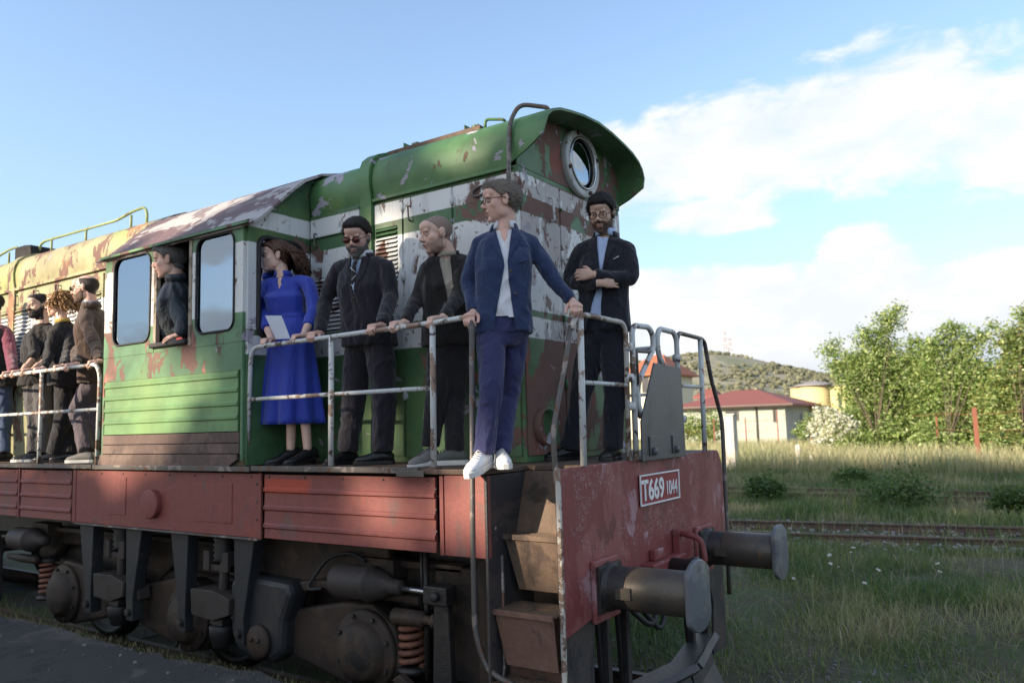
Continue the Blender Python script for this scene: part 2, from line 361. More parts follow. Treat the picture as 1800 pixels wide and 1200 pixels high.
# --- underframe, deck
g = G(); g.box((XB, -.95, 1.15), (-.42, .95, 1.90)); part('underframe', g, 'greasy black', LP)
g = G(); g.prism([(XB, -1.52), (-.47, -1.52), (-.47, -1.02), (-.02, -1.02), (-.02, 1.36), (-.5, 1.36), (-.5, 1.52), (XB, 1.52)], 'z', 1.945, ZD)
part('walkway', g, 'deck plate', LP, .006)
g = G()
for x0, x1, dz in ((-7.6, -5.02, .004), (-5.0, -2.70, .0), (-2.68, -.98, .006)):
    g.box((x0, -1.545, 1.945+dz), (x1, -1.521, 1.985+dz))
g.box((-1.16, -1.555, 1.93), (-.92, -1.546, 1.972)); part('walkway_edge', g, 'rail worn', LP, .004)

def ribbed(x0, x1, z0, z1, ribs, y, t=.022, r=.012):
    """pressed sheet: profile in (y,z) run along x, with shallow raised ribs"""
    pr = [(y, z1)]
    for zc in ribs: pr += [(y, zc+.030), (y-r, zc+.018), (y-r, zc-.004), (y+.004, zc-.012)]
    pr += [(y, z0)]; pr += [(y+t, z0), (y+t, z1)]
    g = G(); g.prism(pr, 'x', x0, x1); return g
# --- near skirt panels, each with its frame strip and screws
SK = [(-9.9, -7.62, 1), (-7.60, -6.52, 1), (-6.50, -5.42, 1), (-5.36, -2.64, 0), (-2.60, -.84, 1)]
for x0, x1, rb in SK:
    if rb: g = ribbed(x0+.03, x1-.03, 1.445, 1.925, (1.80, 1.665, 1.53), -1.50)
    else: g = G(); g.box((x0, -1.50, 1.44), (x1, -1.478, 1.93))
    p_ = part('skirt_panel', g, 'skirt red repainted' if x0 == -2.60 else 'skirt red', LP, .002)
    g = G(); n = max(3, int((x1-x0)/.34))
    for i in range(n): g.lathe((x0+.09+(x1-x0-.18)*i/(n-1), -1.50, 1.905), (0, -1, 0), [(0, .009), (.006, .008), (.008, .003)], 7)
    for zz in (1.85, 1.72, 1.58): g.lathe((x1-.018, -1.503, zz), (0, -1, 0), [(0, .009), (.006, .008), (.008, .003)], 7)
    part('screw', g, 'rail worn', p_)
for x in (-7.61, -6.51, -5.40, -5.375, -2.62, -.815):
    g = G(); g.box((x-.016, -1.506, 1.435), (x+.016, -1.484, 1.935)); part('skirt_strip', g, 'skirt red', LP, .003)
g = G(); g.box((-5.36, -1.515, 1.42), (-2.64, -1.47, 1.437)); part('skirt_lip', g, 'rail worn', LP, .003)
g = G(); g.prism([(-.795, -1.50), (-.47, -1.50), (-.455, -1.485), (-.455, -1.46), (-.795, -1.46)], 'z', 1.435, 1.94); part('skirt_panel', g, 'skirt red', LP, .004)
for px0, px1 in ((192, 221), (342, 408)):      # faint access covers
    a = at(px0, 838 if px0 < 300 else 847, -1.5); b = at(px1, 905 if px0 < 300 else 920, -1.5)
    g = G(); g.box((a.x, -1.506, b.z), (b.x, -1.497, a.z)); part('access_cover', g, 'skirt red', LP, .003)
g = G(); g.lathe((-4.05, -1.497, 1.655), (0, -1, 0), [(0, .125), (.05, .125), (.056, .118), (.056, 0.01)], 28); part('round_cap', g, 'skirt red', LP, .004)
g = G(); g.box((XB, 1.48, 1.44), (-.5, 1.50, 1.93)); part('far_skirt', g, 'skirt red', LP)

# --- front end plate, number plate, lettering
def rr2(x0, z0, x1, z1, r, k=4, tl=1, tr=1, bl=1, br=1):
    pts = []
    for cx, cz, a0, on in ((x1-r, z1-r, 0, tr), (x0+r, z1-r, 90, tl), (x0+r, z0+r, 180, bl), (x1-r, z0+r, 270, br)):
        if on:
            for i in range(k+1): a = R(a0+90*i/k); pts.append((cx+r*math.cos(a), cz+r*math.sin(a)))
        else: pts.append((cx+(r if a0 in (0, 270) else -r), cz+(r if a0 in (0, 90) else -r)))
    return pts
g = G(); g.prism([(-1.37, .98), (-.95, 1.045), (-.4, 1.02), (.3, 1.02), (1.42, 1.02), (1.48, 1.10), (1.46, 1.86), (1.40, 1.95), (1.36, 1.978), (-1.37, 1.978)], 'x', -.022, 0)
part('end_plate', g, 'end red', LP, .004)
g = G(); g.box((-.024, -1.392, .62), (.006, -1.3715, 1.985)); part('end_edge_strip', g, 'rail top worn', LP, .003)
g = G(); g.prism([(-1.371, .98), (-1.371, .30), (-1.02, .30), (-1.10, .62), (-.97, 1.04)], 'x', -.03, -.008); part('end_side_plate', g, 'plough dark', LP, .003)
g = G(); g.prism([(1.371, 1.0), (1.371, .30), (1.05, .30), (1.10, .7), (.97, 1.04)], 'x', -.03, -.008); part('end_side_plate', g, 'plough dark', LP, .003)
g = G(); g.box((.006, -.285, 1.655), (.014, .41, 1.862)); npl = part('number_plate', g, 'plate red', LP)
g = G()
for a_, b_ in (((.014, -.295, 1.857), (.022, .42, 1.868)), ((.014, -.295, 1.648), (.022, .42, 1.659)), ((.014, -.295, 1.659), (.022, -.284, 1.857)), ((.014, .409, 1.659), (.022, .42, 1.857))): g.box(a_, b_)
part('plate_border', g, 'letter white', npl)
def text_mesh(s, h, xs, parent, m_, pos, rot, name='lettering', ex=.002, off=0.0):
    cu = bpy.data.curves.new('lettering', 'FONT'); cu.body = s; cu.size = 1; cu.extrude = ex/h; cu.offset = off
    to = bpy.data.objects.new('t', cu); COL.objects.link(to); dg = bpy.context.evaluated_depsgraph_get()
    me = bpy.data.meshes.new_from_object(to.evaluated_get(dg)); bpy.data.objects.remove(to)
    M = Matrix.Translation(Vector(pos)-wloc(parent)) @ rot @ Matrix.Diagonal((h*xs, h, h, 1)); me.transform(M)
    me.materials.clear(); me.materials.append(MATS[m_]); return link(name, me, parent)
RX = Matrix(((0, 0, 1, 0), (1, 0, 0, 0), (0, 1, 0, 0), (0, 0, 0, 1)))     # text x -> +y, text y -> +z, facing +x
text_mesh('T669', .205, .92, npl, 'letter white', (.016, -.268, 1.685), RX, off=.022)
text_mesh('1044', .150, .74, npl, 'letter white', (.016, .160, 1.692), RX, off=.006)

# --- buffers
def buffer_at(y):
    g = G(); g.box((0.001, y-.17, 1.00), (.035, y+.17, 1.385)); bf = part('buffer_base', g, 'end red', LP, .01)
    g = G(); g.lathe((.02, y, 1.205), (1, 0, 0), [(0, .160), (.05, .150), (.07, .135), (.22, .132), (.225, .125)], 32); g.box((.035, y-.155, 1.06), (.06, y+.155, 1.35)); part('buffer_socket', g, 'greasy black', bf, .004)
    g = G(); g.lathe((.20, y, 1.205), (1, 0, 0), [(0, .132), (.015, .137), (.385, .137), (.395, .133), (.43, .133)], 36); g.box((.16, y-.150, 1.165), (.26, y-.11, 1.235)); part('buffer_barrel', g, 'buffer steel', bf)
    # head: disc with straight sides, slightly domed
    pts = []
    for i in range(40):
        a = 2*math.pi*i/40; pts.append((max(-.165, min(.165, .225*math.cos(a))), .212*math.sin(a)))
    rings = []
    for x, s in ((.612, .90), (.622, .985), (.645, 1.0), (.655, .97), (.667, .6), (.671, .2)): rings.append([Vector((x, y+q[0]*s, 1.205+q[1]*s)) for q in pts])
    g = G(); g.loft(rings, smooth=False); part('buffer_head', g, 'buffer head', bf)
buffer_at(-.875); buffer_at(.875)
# --- coupling in the middle
g = G(); g.box((.001, -.30, 1.08), (.10, .30, 1.25)); g.box((.001, -.16, 1.25), (.05, .02, 1.33)); cb = part('coupling_block', g, 'end red', LP, .01)
g = G(); g.lathe((.10, .02, 1.17), (1, 0, 0), [(0, .085), (.14, .08), (.15, .10), (.19, .10), (.20, .085), (.205, .02)], 24); part('coupling_eye', g, 'greasy black', cb)
g = G(); g.tube(bend([(.02, .30, 1.40), (.22, .30, 1.36), (.25, .30, 1.18), (.10, .30, 1.12)], .05), .022, 8); g.box((.01, .26, 1.1), (.06, .36, 1.42)); part('coupling_lever', g, 'end red', cb)
g = G(); g.prism([(.22, 1.12), (.50, 1.14), (.55, 1.0), (.50, .78), (.34, .70), (.26, .86)], 'x', .14, .17); part('hanging_plate', g, 'greasy black', cb, .004)
for i, (y0, y1, dip) in enumerate(((-.62, -.25, .86), (-.50, -.1, .80), (.42, .72, .80))):
    g = G(); g.tube(bend([(.0, y0, 1.08), (.10, y0, .98), (.13, (y0+y1)/2, dip), (.10, y1, .98), (0, y1, 1.08)], .1), .02, 8); part('air_hose', g, 'rubber', LP)
for y in (-.88, -.60, .55, .86):
    g = G(); g.prism([(y-.05, 1.03), (y+.05, 1.03), (y+.10, .34), (y+.02, .34)], 'x', -.05, -.02); g.box((-.02, y, .34), (.02, y+.05, 1.03)); part('plough_bracket', g, 'greasy black', LP, .003)
# --- snow plough: two ploughing blades with a worn step plank across the top
for s in (1, -1):
    g = G(); a = (.02, .86 if s > 0 else -1.32); b = (.20, s*.02)
    v = [(a[0], a[1], .50), (b[0], b[1], .50), (b[0]+.04, b[1], .33), (a[0]+.04, a[1], .30), (b[0]+.14, b[1], .13), (a[0]+.14, a[1], .10)]
    v += [(x-.02, y, z) for x, y, z in v]
    g.add(v, [(0, 1, 2, 3), (3, 2, 4, 5), (6, 9, 8, 7), (9, 11, 10, 8), (0, 6, 7, 1), (5, 4, 10, 11), (0, 3, 9, 6), (3, 5, 11, 9), (1, 7, 8, 2), (2, 8, 10, 4)])
    part('plough_blade', g, 'plough dark', LP, .004)
    g = G(); g.tube([(a[0]+.06, a[1], .505), (b[0]+.06, b[1], .505)], .035, 4, smooth=False); part('plough_rim', g, 'plough dark', LP)
g = G(); g.prism([(-.08, -1.34), (.06, -1.30), (.23, 0), (.06, .84), (-.08, .88), (-.08, .75), (.06, 0), (-.08, -1.2)], 'z', .50, .52); part('plough_top', g, 'plough dark', LP, .004)

# --- entry steps at the near front corner
g = G(); g.add([(-.455, -1.06, 1.945), (-.04, -1.06, 1.945), (-.04, -1.22, 1.45), (-.455, -1.22, 1.45), (-.455, -1.04, 1.945), (-.04, -1.04, 1.945), (-.04, -1.20, 1.45), (-.455, -1.20, 1.45)], [(0, 1, 2, 3), (7, 6, 5, 4), (0, 4, 5, 1), (3, 2, 6, 7), (0, 3, 7, 4), (1, 5, 6, 2)]); part('step_back_wall', g, 'step rust', LP); g = G(); g.box((-.455, -1.30, .66), (-.04, -1.285, 1.12)); part('step_back_wall', g, 'step face', LP); g = G(); g.box((-.455, -1.00, .60), (-.04, -.985, 1.945)); part('step_back_wall', g, 'step rust', LP)
g = G(); g.box((-.475, -1.50, .30), (-.457, -.99, 1.94)); part('step_side_wall', g, 'plough dark', LP)
g = G(); g.box((-.04, -1.37, .30), (-.024, -.99, 1.94)); part('step_side_wall', g, 'plough dark', LP)
for yf, zt, zb, tap, m_ in ((-1.335, 1.565, 1.22, .07, 'step rust'), (-1.46, 1.130, .80, .04, 'step face'), (-1.54, .71, .66, 0, 'step rust')):
    g = G(); x0, x1 = -.452, -.030
    g.add([(x0, yf, zt), (x1, yf, zt), (x1, yf+tap, zb), (x0+.06*(zt-zb > .1), yf+tap, zb), (x0, yf+.012, zt), (x1, yf+.012, zt), (x1, yf+tap+.012, zb), (x0+.06*(zt-zb > .1), yf+tap+.012, zb)],
          [(0, 3, 2, 1), (4, 5, 6, 7), (0, 1, 5, 4), (3, 7, 6, 2), (0, 4, 7, 3), (1, 2, 6, 5)])
    g.box((x0-.004, yf-.012, zt-.03), (x1, yf-.002, zt+.004)); st = part('step', g, m_, LP, .003)
    g = G()
    for i in range(9): g.box((x0, yf+.004+i*.034, zt-.018), (x1, yf+.014+i*.034, zt))
    for i in range(12): g.box((x0+.01+i*.035, yf+.002, zt-.022), (x0+.016+i*.035, yf+.31, zt-.004))
    part('tread_grating', g, 'step rust', st)
g = G(); g.tube(bend([(-.452, -1.36, 1.44), (-.452, -1.36, .75), (-.44, -1.44, .62), (-.25, -1.47, .60)], .08), .012, 6); part('step_bar', g, 'rail worn', LP)

# --- hood roof profile (y, z) from near eave to far eave
def roof_prof(y0, z0, ztop, k=11, drop=0.0):
    half = [(-.835, 4.15), (-.852, 4.24), (-.858, 4.33), (-.845, 4.42), (-.81, 4.50), (-.74, 4.56), (-.62, 4.61), (-.46, 4.645), (-.25, 4.68), (0, 4.70)]
    half = [(a*y0/.835, z0+(b-4.15)*(ztop-z0)/.55) for a, b in half]
    return half + [(-a, b) for a, b in reversed(half[:-1])]
def shell(x0, x1, prof, t=.025, xf=None):
    """bent sheet from x0 to x1 with thickness t; xf(i) may move the leading edge point by point"""
    n = len(prof); o = []; inn = []
    for i, (y, z) in enumerate(prof):
        a = prof[max(0, i-1)]; b = prof[min(n-1, i+1)]; d = Vector((b[0]-a[0], b[1]-a[1])).normalized(); nn = Vector((d.y, -d.x))
        inn.append((y+nn.x*t, z+nn.y*t)); o.append((y, z))
    v = []; 
    xe = [x1+(xf(i/(n-1)) if xf else 0) for i in range(n)]
    for i in range(n): v += [(x0, *o[i]), (xe[i], *o[i]), (x0, *inn[i]), (xe[i], *inn[i])]
    f = []
    for i in range(n-1):
        a = 4*i; b = a+4; f += [(a, b, b+1, a+1), (a+2, a+3, b+3, b+2), (a+1, b+1, b+3, a+3), (a, a+2, b+2, b)]
    f += [(0, 1, 3, 2), (4*(n-1), 4*(n-1)+2, 4*(n-1)+3, 4*(n-1)+1)]
    g = G(); g.add(v, f, smooth=True); return g
def smooth_part(name, g, m_, parent):
    o = part(name, g, m_, parent); md = o.modifiers.new('edge', 'EDGE_SPLIT'); md.split_angle = R(40); return o

# --- front hood
g = G(); g.box((-2.80, -HW, ZD), (XH, HW, EZ)); hood = part('front_hood', g, 'hood green', LP, .008)
# front face: two doors meeting at a seam, hinges, lifting eye
g = G(); g.box((XH, -.80, 2.03), (XH+.012, -.26, 4.10)); part('end_door', g, 'hood front worn', hood, .004)
g = G(); g.box((XH, -.245, 2.03), (XH+.012, .80, 4.10)); part('end_door', g, 'hood front worn', hood, .004)
# gable under the roof
pf = roof_prof(.835, 4.15, 4.66)
g = G(); g.prism([(y*.985, z-.01) for y, z in pf], 'x', XH-.01, XH+.004); part('gable', g, 'hood front worn', hood)
def vis(t):
    s = 1-abs(2*t-1); return -.08 + .34*min(1, (s/.24))**.8
smooth_part('hood_roof', shell(-2.03, XH+.0, pf, .02, vis), 'roof green', hood)
pf2 = roof_prof(.82, 4.145, 4.62); smooth_part('hood_roof_rear', shell(-2.80, -2.16, pf2, .02), 'roof green', hood)
pf3 = roof_prof(.862, 4.15, 4.695)
band = [(-.862, 2.0)]+pf3+[(.862, 2.0)]
smooth_part('hood_strap', shell(-2.16, -2.04, band, .04), 'roof green', hood)
g = G(); g.box((-2.04, -.852, 4.118), (XH-.05, -.822, 4.146)); part('eave_strip', g, 'roof green', hood, .004)
# porthole: white ring, rim, glass
g = G(); g.lathe((XH+.004, .10, 4.385), (1, 0, 0), [(0, .285), (.035, .285), (.045, .275), (.045, .215), (.02, .21)], 48, caps=False); ph = part('porthole', g, 'porthole ring', hood)
g = G(); g.lathe((XH+.048, .10, 4.385), (1, 0, 0), [(0, .225), (.012, .22), (.012, .205), (0, .20)], 48, caps=False); part('porthole_rim', g, 'chrome rim', ph)
g = G(); g.lathe((XH+.010, .10, 4.385), (1, 0, 0), [(0, .24), (.006, .24)], 32); part('porthole_shade_disc', g, 'dark inside', ph)  # near-black disc added to stand for the shaded interior behind the glass
g = G(); g.lathe((XH+.022, .10, 4.385), (1, 0, 0), [(0, .212), (.008, .17), (.014, .1), (.016, .01)], 40); part('porthole_glass', g, 'porthole glass', ph)
for a in (20, 110, 200, 290):
    g = G(); c = Vector((XH+.05, .10+.25*math.cos(R(a)), 4.385+.25*math.sin(R(a)))); g.lathe(c, (1, 0, 0), [(0, .018), (.02, .016), (.022, .004)], 8); part('porthole_bolt', g, 'deck plate', ph)
# round socket low on the front face, small slots
g = G(); g.lathe((XH+.012, -.60, 2.235), (1, 0, 0), [(0, .135), (.05, .135), (.055, .125), (.05, .115), (.0, .11), (-.004, .01)], 32, caps=False); part('round_socket', g, 'hood front worn', hood)
for y in (-.42, .30): 
    g = G(); g.tube(bend([(XH+.01, y, 3.98), (XH+.05, y, 3.98), (XH+.05, y+.02, 3.80), (XH+.01, y+.02, 3.80)], .03), .010, 8); part('lifting_eye', g, 'rail white', hood)
for z in (2.55, 3.05, 3.55, 3.95):
    g = G(); g.lathe((XH+.02, -.252, z-.04), (0, 0, 1), [(0, .012), (.08, .012)], 8); part('door_hinge', g, 'hood green', hood)

def louvre(parent, x0, x1, z0, z1, pitch, y, m_):
    n = int(round((z1-z0)/pitch)); pr = G(); yy = y
    pr.prism([(yy-.002, 0), (yy-.026, -pitch*.76), (yy-.023, -pitch*.84), (yy+.002, -pitch*.12)], 'x', x0, x1); me0 = None
    for i in range(n):
        zc = z1-i*pitch
        if me0 is None:
            me0 = mesh_of('slat', pr, m_, (0, 0, 0)); me0.transform(Matrix.Translation((-(x0+x1)/2, -y, 0)))
        o = link('slat', me0, parent); o.location = Vector(((x0+x1)/2, y, zc)) - wloc(parent)
def side_door(x0, x1, z0, z1, y=-HW, m_='hood green', lv=None, parent=None, lz=None, pitch=.036, handle=None):
    g = G(); yy = y-.014
    if lv:
        lx0, lx1 = lv; a, b = lz
        for q in (((x0, yy, z0), (x1, y, a)), ((x0, yy, b), (x1, y, z1)), ((x0, yy, a), (lx0, y, b)), ((lx1, yy, a), (x1, y, b))): g.box(*q)
    else: g.box((x0, yy, z0), (x1, y, z1))
    d = part('side_door', g, m_, parent)
    if lv:
        g = G(); g.box((lx0, y-.002, a), (lx1, y+.001, b)); part('louvre_back', g, 'dark inside', d)
        louvre(d, lx0, lx1, a, b, pitch, y-.003, m_)
    if handle:
        hx, hz = handle; g = G(); g.tube(bend([(hx, yy, hz+.06), (hx, yy-.035, hz+.06), (hx+.01, yy-.035, hz-.06), (hx+.01, yy, hz-.06)], .02), .007, 8); part('door_handle', g, 'rail worn', d)
    return d
side_door(-2.025, -1.745, 2.03, 4.08, lv=(-2.0, -1.775), lz=(3.42, 3.90), parent=hood, handle=(-2.012, 3.0)) if False else None
side_door(-2.02, -1.725, 2.03, 4.09, lv=(-2.012, -1.775), lz=(3.40, 3.885), parent=hood)
side_door(-1.70, -1.215, 2.03, 4.09, parent=hood, handle=(-1.63, 3.95))
side_door(-1.19, -.63, 2.03, 4.09, parent=hood, handle=(-.80, 3.85))
side_door(-2.80, -2.18, 2.03, 3.90, lv=(-2.75, -2.28), lz=(3.05, 3.56), parent=hood, handle=(-2.72, 3.90))
g = G(); g.box((-2.80, -HW-.018, 3.92), (-2.20, -HW, 4.12)); part('upper_panel', g, 'hood green', hood, .006)
for x, z in ((-1.712, 4.02), (-1.202, 3.98), (-1.202, 3.45), (-1.712, 3.45), (-1.712, 2.5), (-1.202, 2.5)):
    g = G(); g.lathe((x, -HW-.02, z-.035), (0, 0, 1), [(0, .013), (.07, .013)], 8); g.box((x-.03, -HW-.018, z-.02), (x+.03, -HW-.012, z+.02)); part('door_hinge', g, 'rail white', hood)
g = G(); c = Vector((-.93, -HW-.03, 4.0)); g.tube([c+Vector((.07*math.cos(t), 0, .035*math.sin(t)+.01*math.cos(t))) for t in np.linspace(0, 6.283, 15)], .010, 8); part('lifting_eye', g, 'rail worn', hood)
# roof walk strip, its clamps, and grab rails at the front
g = G(); g.prism([(-2.02, 0), (-1.05, 0)], 'z', 0, 0) if False else None
g = G(); g.box((-2.00, -.42, 4.62), (-1.02, .42, 4.675)); part('roof_hatch', g, 'deck plate', hood, .008)
g = G(); g.box((-2.00, -.70, 4.545), (-1.02, -.66, 4.585)); part('hatch_edge', g, 'deck plate', hood, .006)
for x in (-1.90, -1.25):
    g = G(); g.box((x, -.50, 4.60), (x+.035, -.40, 4.695)); g.box((x-.02, -.48, 4.69), (x+.05, -.36, 4.705)); g.box((x+.01, -.62, 4.56), (x+.02, -.50, 4.66)); part('hatch_clamp', g, 'roof green', hood, .004)
p0 = at(895, 362, -.86)
g = G(); g.tube(bend([at(897, 352, -.84), at(894, 345, -.90), at(894, 300, -.91), at(896, 214, -.86), at(913, 183, -.78), at(962, 189, -.66), at(966, 200, -.64)], .07, 5), .017, 10); part('grab_rail', g, 'rail worn', hood)
g = G(); g.tube(bend([at(853, 226, -.6), at(853, 210, -.6), at(886, 210, -.55), at(890, 218, -.5)], .04), .012, 8); part('grab_rail', g, 'roof green', hood)

# --- long hood behind the cab
g = G(); g.box((XB, -HW, ZD), (-4.93, HW, EZ)); lh = part('long_hood', g, 'old hood olive', LP, .008)
pfL = roof_prof(.835, 4.15, 4.70)
xs = [-16, -12.4, at(24, 560, -.82).x, -4.95]
for i in range(3):
    smooth_part('long_hood_roof', shell(xs[i]+.06, xs[i+1]-.06, pfL, .02), 'old roof olive', lh)
for x in xs[1:3]:
    smooth_part('hood_strap', shell(x-.075, x+.075, [(-.858, 2.0)]+roof_prof(.858, 4.15, 4.73)+[(.858, 2.0)], .03), 'old roof olive', lh)
g = G(); g.box((-15.9, -.86, 4.115), (-5.0, -.825, 4.148)); part('eave_strip', g, 'old roof olive', lh, .004)
dx = [at(px, 600, -.82).x for px in (196, 166, 128, 96, 62, 29)]
xa = -5.02; k = 0
while xa > -15:
    wd = .52 if k else .62; x1 = xa; x0 = xa-wd
    side_door(x0+.012, x1-.012, 2.05, 4.08, lv=(x0+.05, x1-.05), lz=(3.05, 3.88) if k != 1 else (3.3, 3.62), m_='old hood olive', parent=lh, pitch=.048, handle=(x0+.10, 3.99)) if x0 > -9.6 else side_door(x0+.012, x1-.012, 2.05, 4.08, m_='old hood olive', parent=lh)
    xa = x0-.02; k += 1
for x0, x1 in ((-8.45, -5.93), (-11.2, -9.02)):
    g = G(); pts = [(x0, -.50, 4.66), (x0+.02, -.50, 4.80), (x0+.15, -.50, 4.83), (x1-.65, -.50, 4.81), (x1-.3, -.5, 4.86), (x1-.06, -.50, 4.87), (x1, -.50, 4.80), (x1, -.50, 4.66)]
    g.tube(bend(pts, .06), .017, 8)
    for q in (.13, .47, .87): x = x0+(x1-x0)*q; g.tube([(x, -.50, 4.64), (x, -.50, 4.82)], .016, 8)
    part('roof_rail', g, 'rail green', lh)
g = G(); g.prism([(-8.86, 4.62), (-8.40, 4.62), (-8.44, 4.78), (-8.60, 4.80), (-8.86, 4.80)], 'y', -.62, -.1); part('roof_box', g, 'dark inside', lh, .01)
for x in (-7.9, -7.5, -7.1, -6.6):
    g = G(); g.lathe((x, -.28, 4.66), (0, 0, 1), [(0, .05), (.06, .05), (.08, .03)], 12); part('roof_cap', g, 'deck plate', lh)

# --- cab
g = G(); g.box((-4.92, -1.49, 1.985), (-2.84, 1.49, 2.05)); cab = part('cab', g, 'ochre cab floor', LP)
def rect_ring(x0, z0, x1, z1, ix0, iz0, ix1, iz1, r, y0, y1, mi=0, g=None, n=40, axis='y'):
    """flat frame: outer rectangle, inner rounded rectangle"""
    g = g or G(); inner = rr2(ix0, iz0, ix1, iz1, r, 6); cx, cz = (ix0+ix1)/2, (iz0+iz1)/2; outer = []
    for (x, z) in inner:
        dx_, dz_ = x-cx, z-cz; t = 1e9
        if abs(dx_) > 1e-6: t = min(t, ((x1 if dx_ > 0 else x0)-cx)/dx_)
        if abs(dz_) > 1e-6: t = min(t, ((z1 if dz_ > 0 else z0)-cz)/dz_)
        outer.append((cx+dx_*t, cz+dz_*t))
    for cxn, czn in ((x0, z0), (x0, z1), (x1, z0), (x1, z1)):      # snap nearest to the corners
        k = min(range(len(outer)), key=lambda i: (outer[i][0]-cxn)**2+(outer[i][1]-czn)**2); outer[k] = (cxn, czn)
    N = len(inner); P3 = (lambda q, t: (q[0], t, q[1])) if axis == 'y' else (lambda q, t: (t, q[0], q[1]))
    v = [P3(q, y0) for q in outer]+[P3(q, y0) for q in inner]+[P3(q, y1) for q in outer]+[P3(q, y1) for q in inner]; f = []
    for i in range(N):
        j = (i+1) % N; f += [(i, j, N+j, N+i), (2*N+i, 3*N+i, 3*N+j, 2*N+j), (i, 2*N+i, 2*N+j, j), (N+i, N+j, 3*N+j, 3*N+i)]
    g.add(v, f, mi); return g
def rubber(ix0, iz0, ix1, iz1, r, y, parent, axis='y', m_='rubber', th=.0105):
    pts = rr2(ix0, iz0, ix1, iz1, r, 6); P3 = (lambda q: Vector((q[0], y, q[1]))) if axis == 'y' else (lambda q: Vector((y, q[0], q[1])))
    pp = [P3(q) for q in pts]; pp.append(pp[0]); pp.append(pp[1]); g = G(); g.tube(pp, th, 6, up=(0, 1, 0) if axis == 'y' else (1, 0, 0), caps=False); return part('window_seal', g, m_, parent)
ZW0, ZW1 = 2.98, 3.965
# sliding window left, opening, right window
g = rect_ring(-4.92, ZW0, -4.10, ZW1, -4.76, 3.085, -4.155, 3.905, .10, -1.505, -1.475)
wl = part('side_window', g, 'cab green', cab); rubber(-4.76, 3.085, -4.155, 3.905, .10, -1.508, wl)
g = G(); g.prism(rr2(-4.765, 3.08, -4.15, 3.91, .10), 'y', -1.494, -1.488); part('window_glass', g, 'cab glass', wl)
g = rect_ring(-3.53, ZW0, -2.845, ZW1, -3.465, 3.085, -2.955, 3.90, .09, -1.505, -1.475)
wr_ = part('side_window', g, 'cab green', cab); rubber(-3.465, 3.085, -2.955, 3.90, .09, -1.508, wr_)
g = G(); g.prism(rr2(-3.47, 3.08, -2.95, 3.905, .09), 'y', -1.494, -1.488); part('window_glass', g, 'cab glass', wr_)
g = G(); g.box((-4.10, -1.512, 3.03), (-4.055, -1.47, 3.965)); g.box((-3.575, -1.512, 3.0), (-3.53, -1.47, 3.965)); g.box((-4.055, -1.512, 3.93), (-3.575, -1.47, 3.965)); part('opening_frame', g, 'tan frame', cab, .006)
g = G(); g.box((-4.12, -1.54, 3.015), (-3.58, -1.46, 3.06)); part('window_sill', g, 'rubber', cab, .012)
g = G(); g.box((-4.90, -1.502, 2.752), (-2.85, -1.475, 2.978)); g.box((-4.10, -1.501, 2.979), (-3.53, -1.475, 3.014)); part('side_sheet', g, 'cab green', cab)
pr = ribbed(-4.88, -2.90, 2.262, 2.750, (2.70, 2.585, 2.475, 2.365), -1.504, .02, .009); part('ribbed_sheet', pr, 'cab rib green', cab)
for z0, z1, yo in ((2.17, 2.255, 0), (2.085, 2.165, .004)):
    pr = ribbed(-4.90, -2.88, z0, z1, (), -1.503-yo, .02); part('lower_board', pr, 'cab brown', cab, .004)
g = G(); g.prism([(-4.94, 1.99), (-4.90, 2.08), (-2.88, 2.08), (-2.88, 2.035), (-3.02, 1.965), (-3.2, 1.957), (-4.6, 1.957)], 'y', -1.527, -1.508); part('lower_board', g, 'cab brown', cab, .004)
for _x in (-4.935, -2.88):
    g = G(); g.box((_x, -1.50, 2.02), (_x+.035, -1.44, 2.98)); part('corner_post', g, 'cab green', cab, .01)
# front and rear cab walls with windows, far wall, ceiling
for s in (-1, 1):
    y0, y1 = (-1.475, -.825) if s < 0 else (.825, 1.475)
    g = rect_ring(y0, 2.9, y1, 3.97, y0+.10, 3.02, y1-.10, 3.86, .09, -2.85, -2.82, axis='x'); g.box((-2.85, y0, 1.99), (-2.82, y1, 2.9)); g.prism([(y0, 3.97), (y1, 3.97), (y1, 4.42), (y0+.33*(s < 0), 4.17 if s < 0 else 4.42)] if s < 0 else [(y0, 3.97), (y1, 3.97), (y1-.33, 4.17), (y0, 4.42)], 'x', -2.85, -2.82)
    fw = part('front_wall', g, 'hood green', cab); rubber(y0+.10, 3.02, y1-.10, 3.86, .09, -2.815, fw, 'x', th=.022)
    g = G(); g.prism(rr2(y0+.09, 3.01, y1-.09, 3.87, .09), 'x', -2.84, -2.835); part('window_glass', g, 'cab glass', fw)
g = G(); g.box((-4.92, -1.47, 2.05), (-4.895, 1.47, 3.97)); part('rear_wall', g, 'cab green', cab)
g = G(); g.box((-4.90, 1.475, 2.03), (-2.85, 1.495, 3.97)); part('far_wall', g, 'cab green', cab)
g = G(); g.box((-4.88, -1.44, 3.98), (-2.86, 1.44, 4.0)); part('ceiling', g, 'dark inside', cab)
# roof of the cab: arched sheet with overhang, leading edge taken from its real bend
cp = [(-1.53, 3.93), (-1.42, 4.00), (-1.27, 4.14), (-1.11, 4.295), (-.955, 4.425), (-.76, 4.53), (-.5, 4.60), (-.2, 4.63), (0, 4.635)]
cp = cp+[(-a, b) for a, b in reversed(cp[:-1])]
smooth_part('cab_roof', shell(-5.08, -2.74, cp, .022), 'cab roof worn', cab)
g = G(); g.prism([(y*.97, z-.03) for y, z in cp], 'x', -4.93, -4.90); part('roof_gable', g, 'cab green', cab)
g = G(); g.prism([(y*.97, z-.03) for y, z in cp], 'x', -2.86, -2.83); part('roof_gable', g, 'hood green', cab)
g = G(); g.box((-4.95, -1.555, 3.925), (-2.74, -1.525, 3.95)); part('rain_gutter', g, 'cab green', cab, .004)
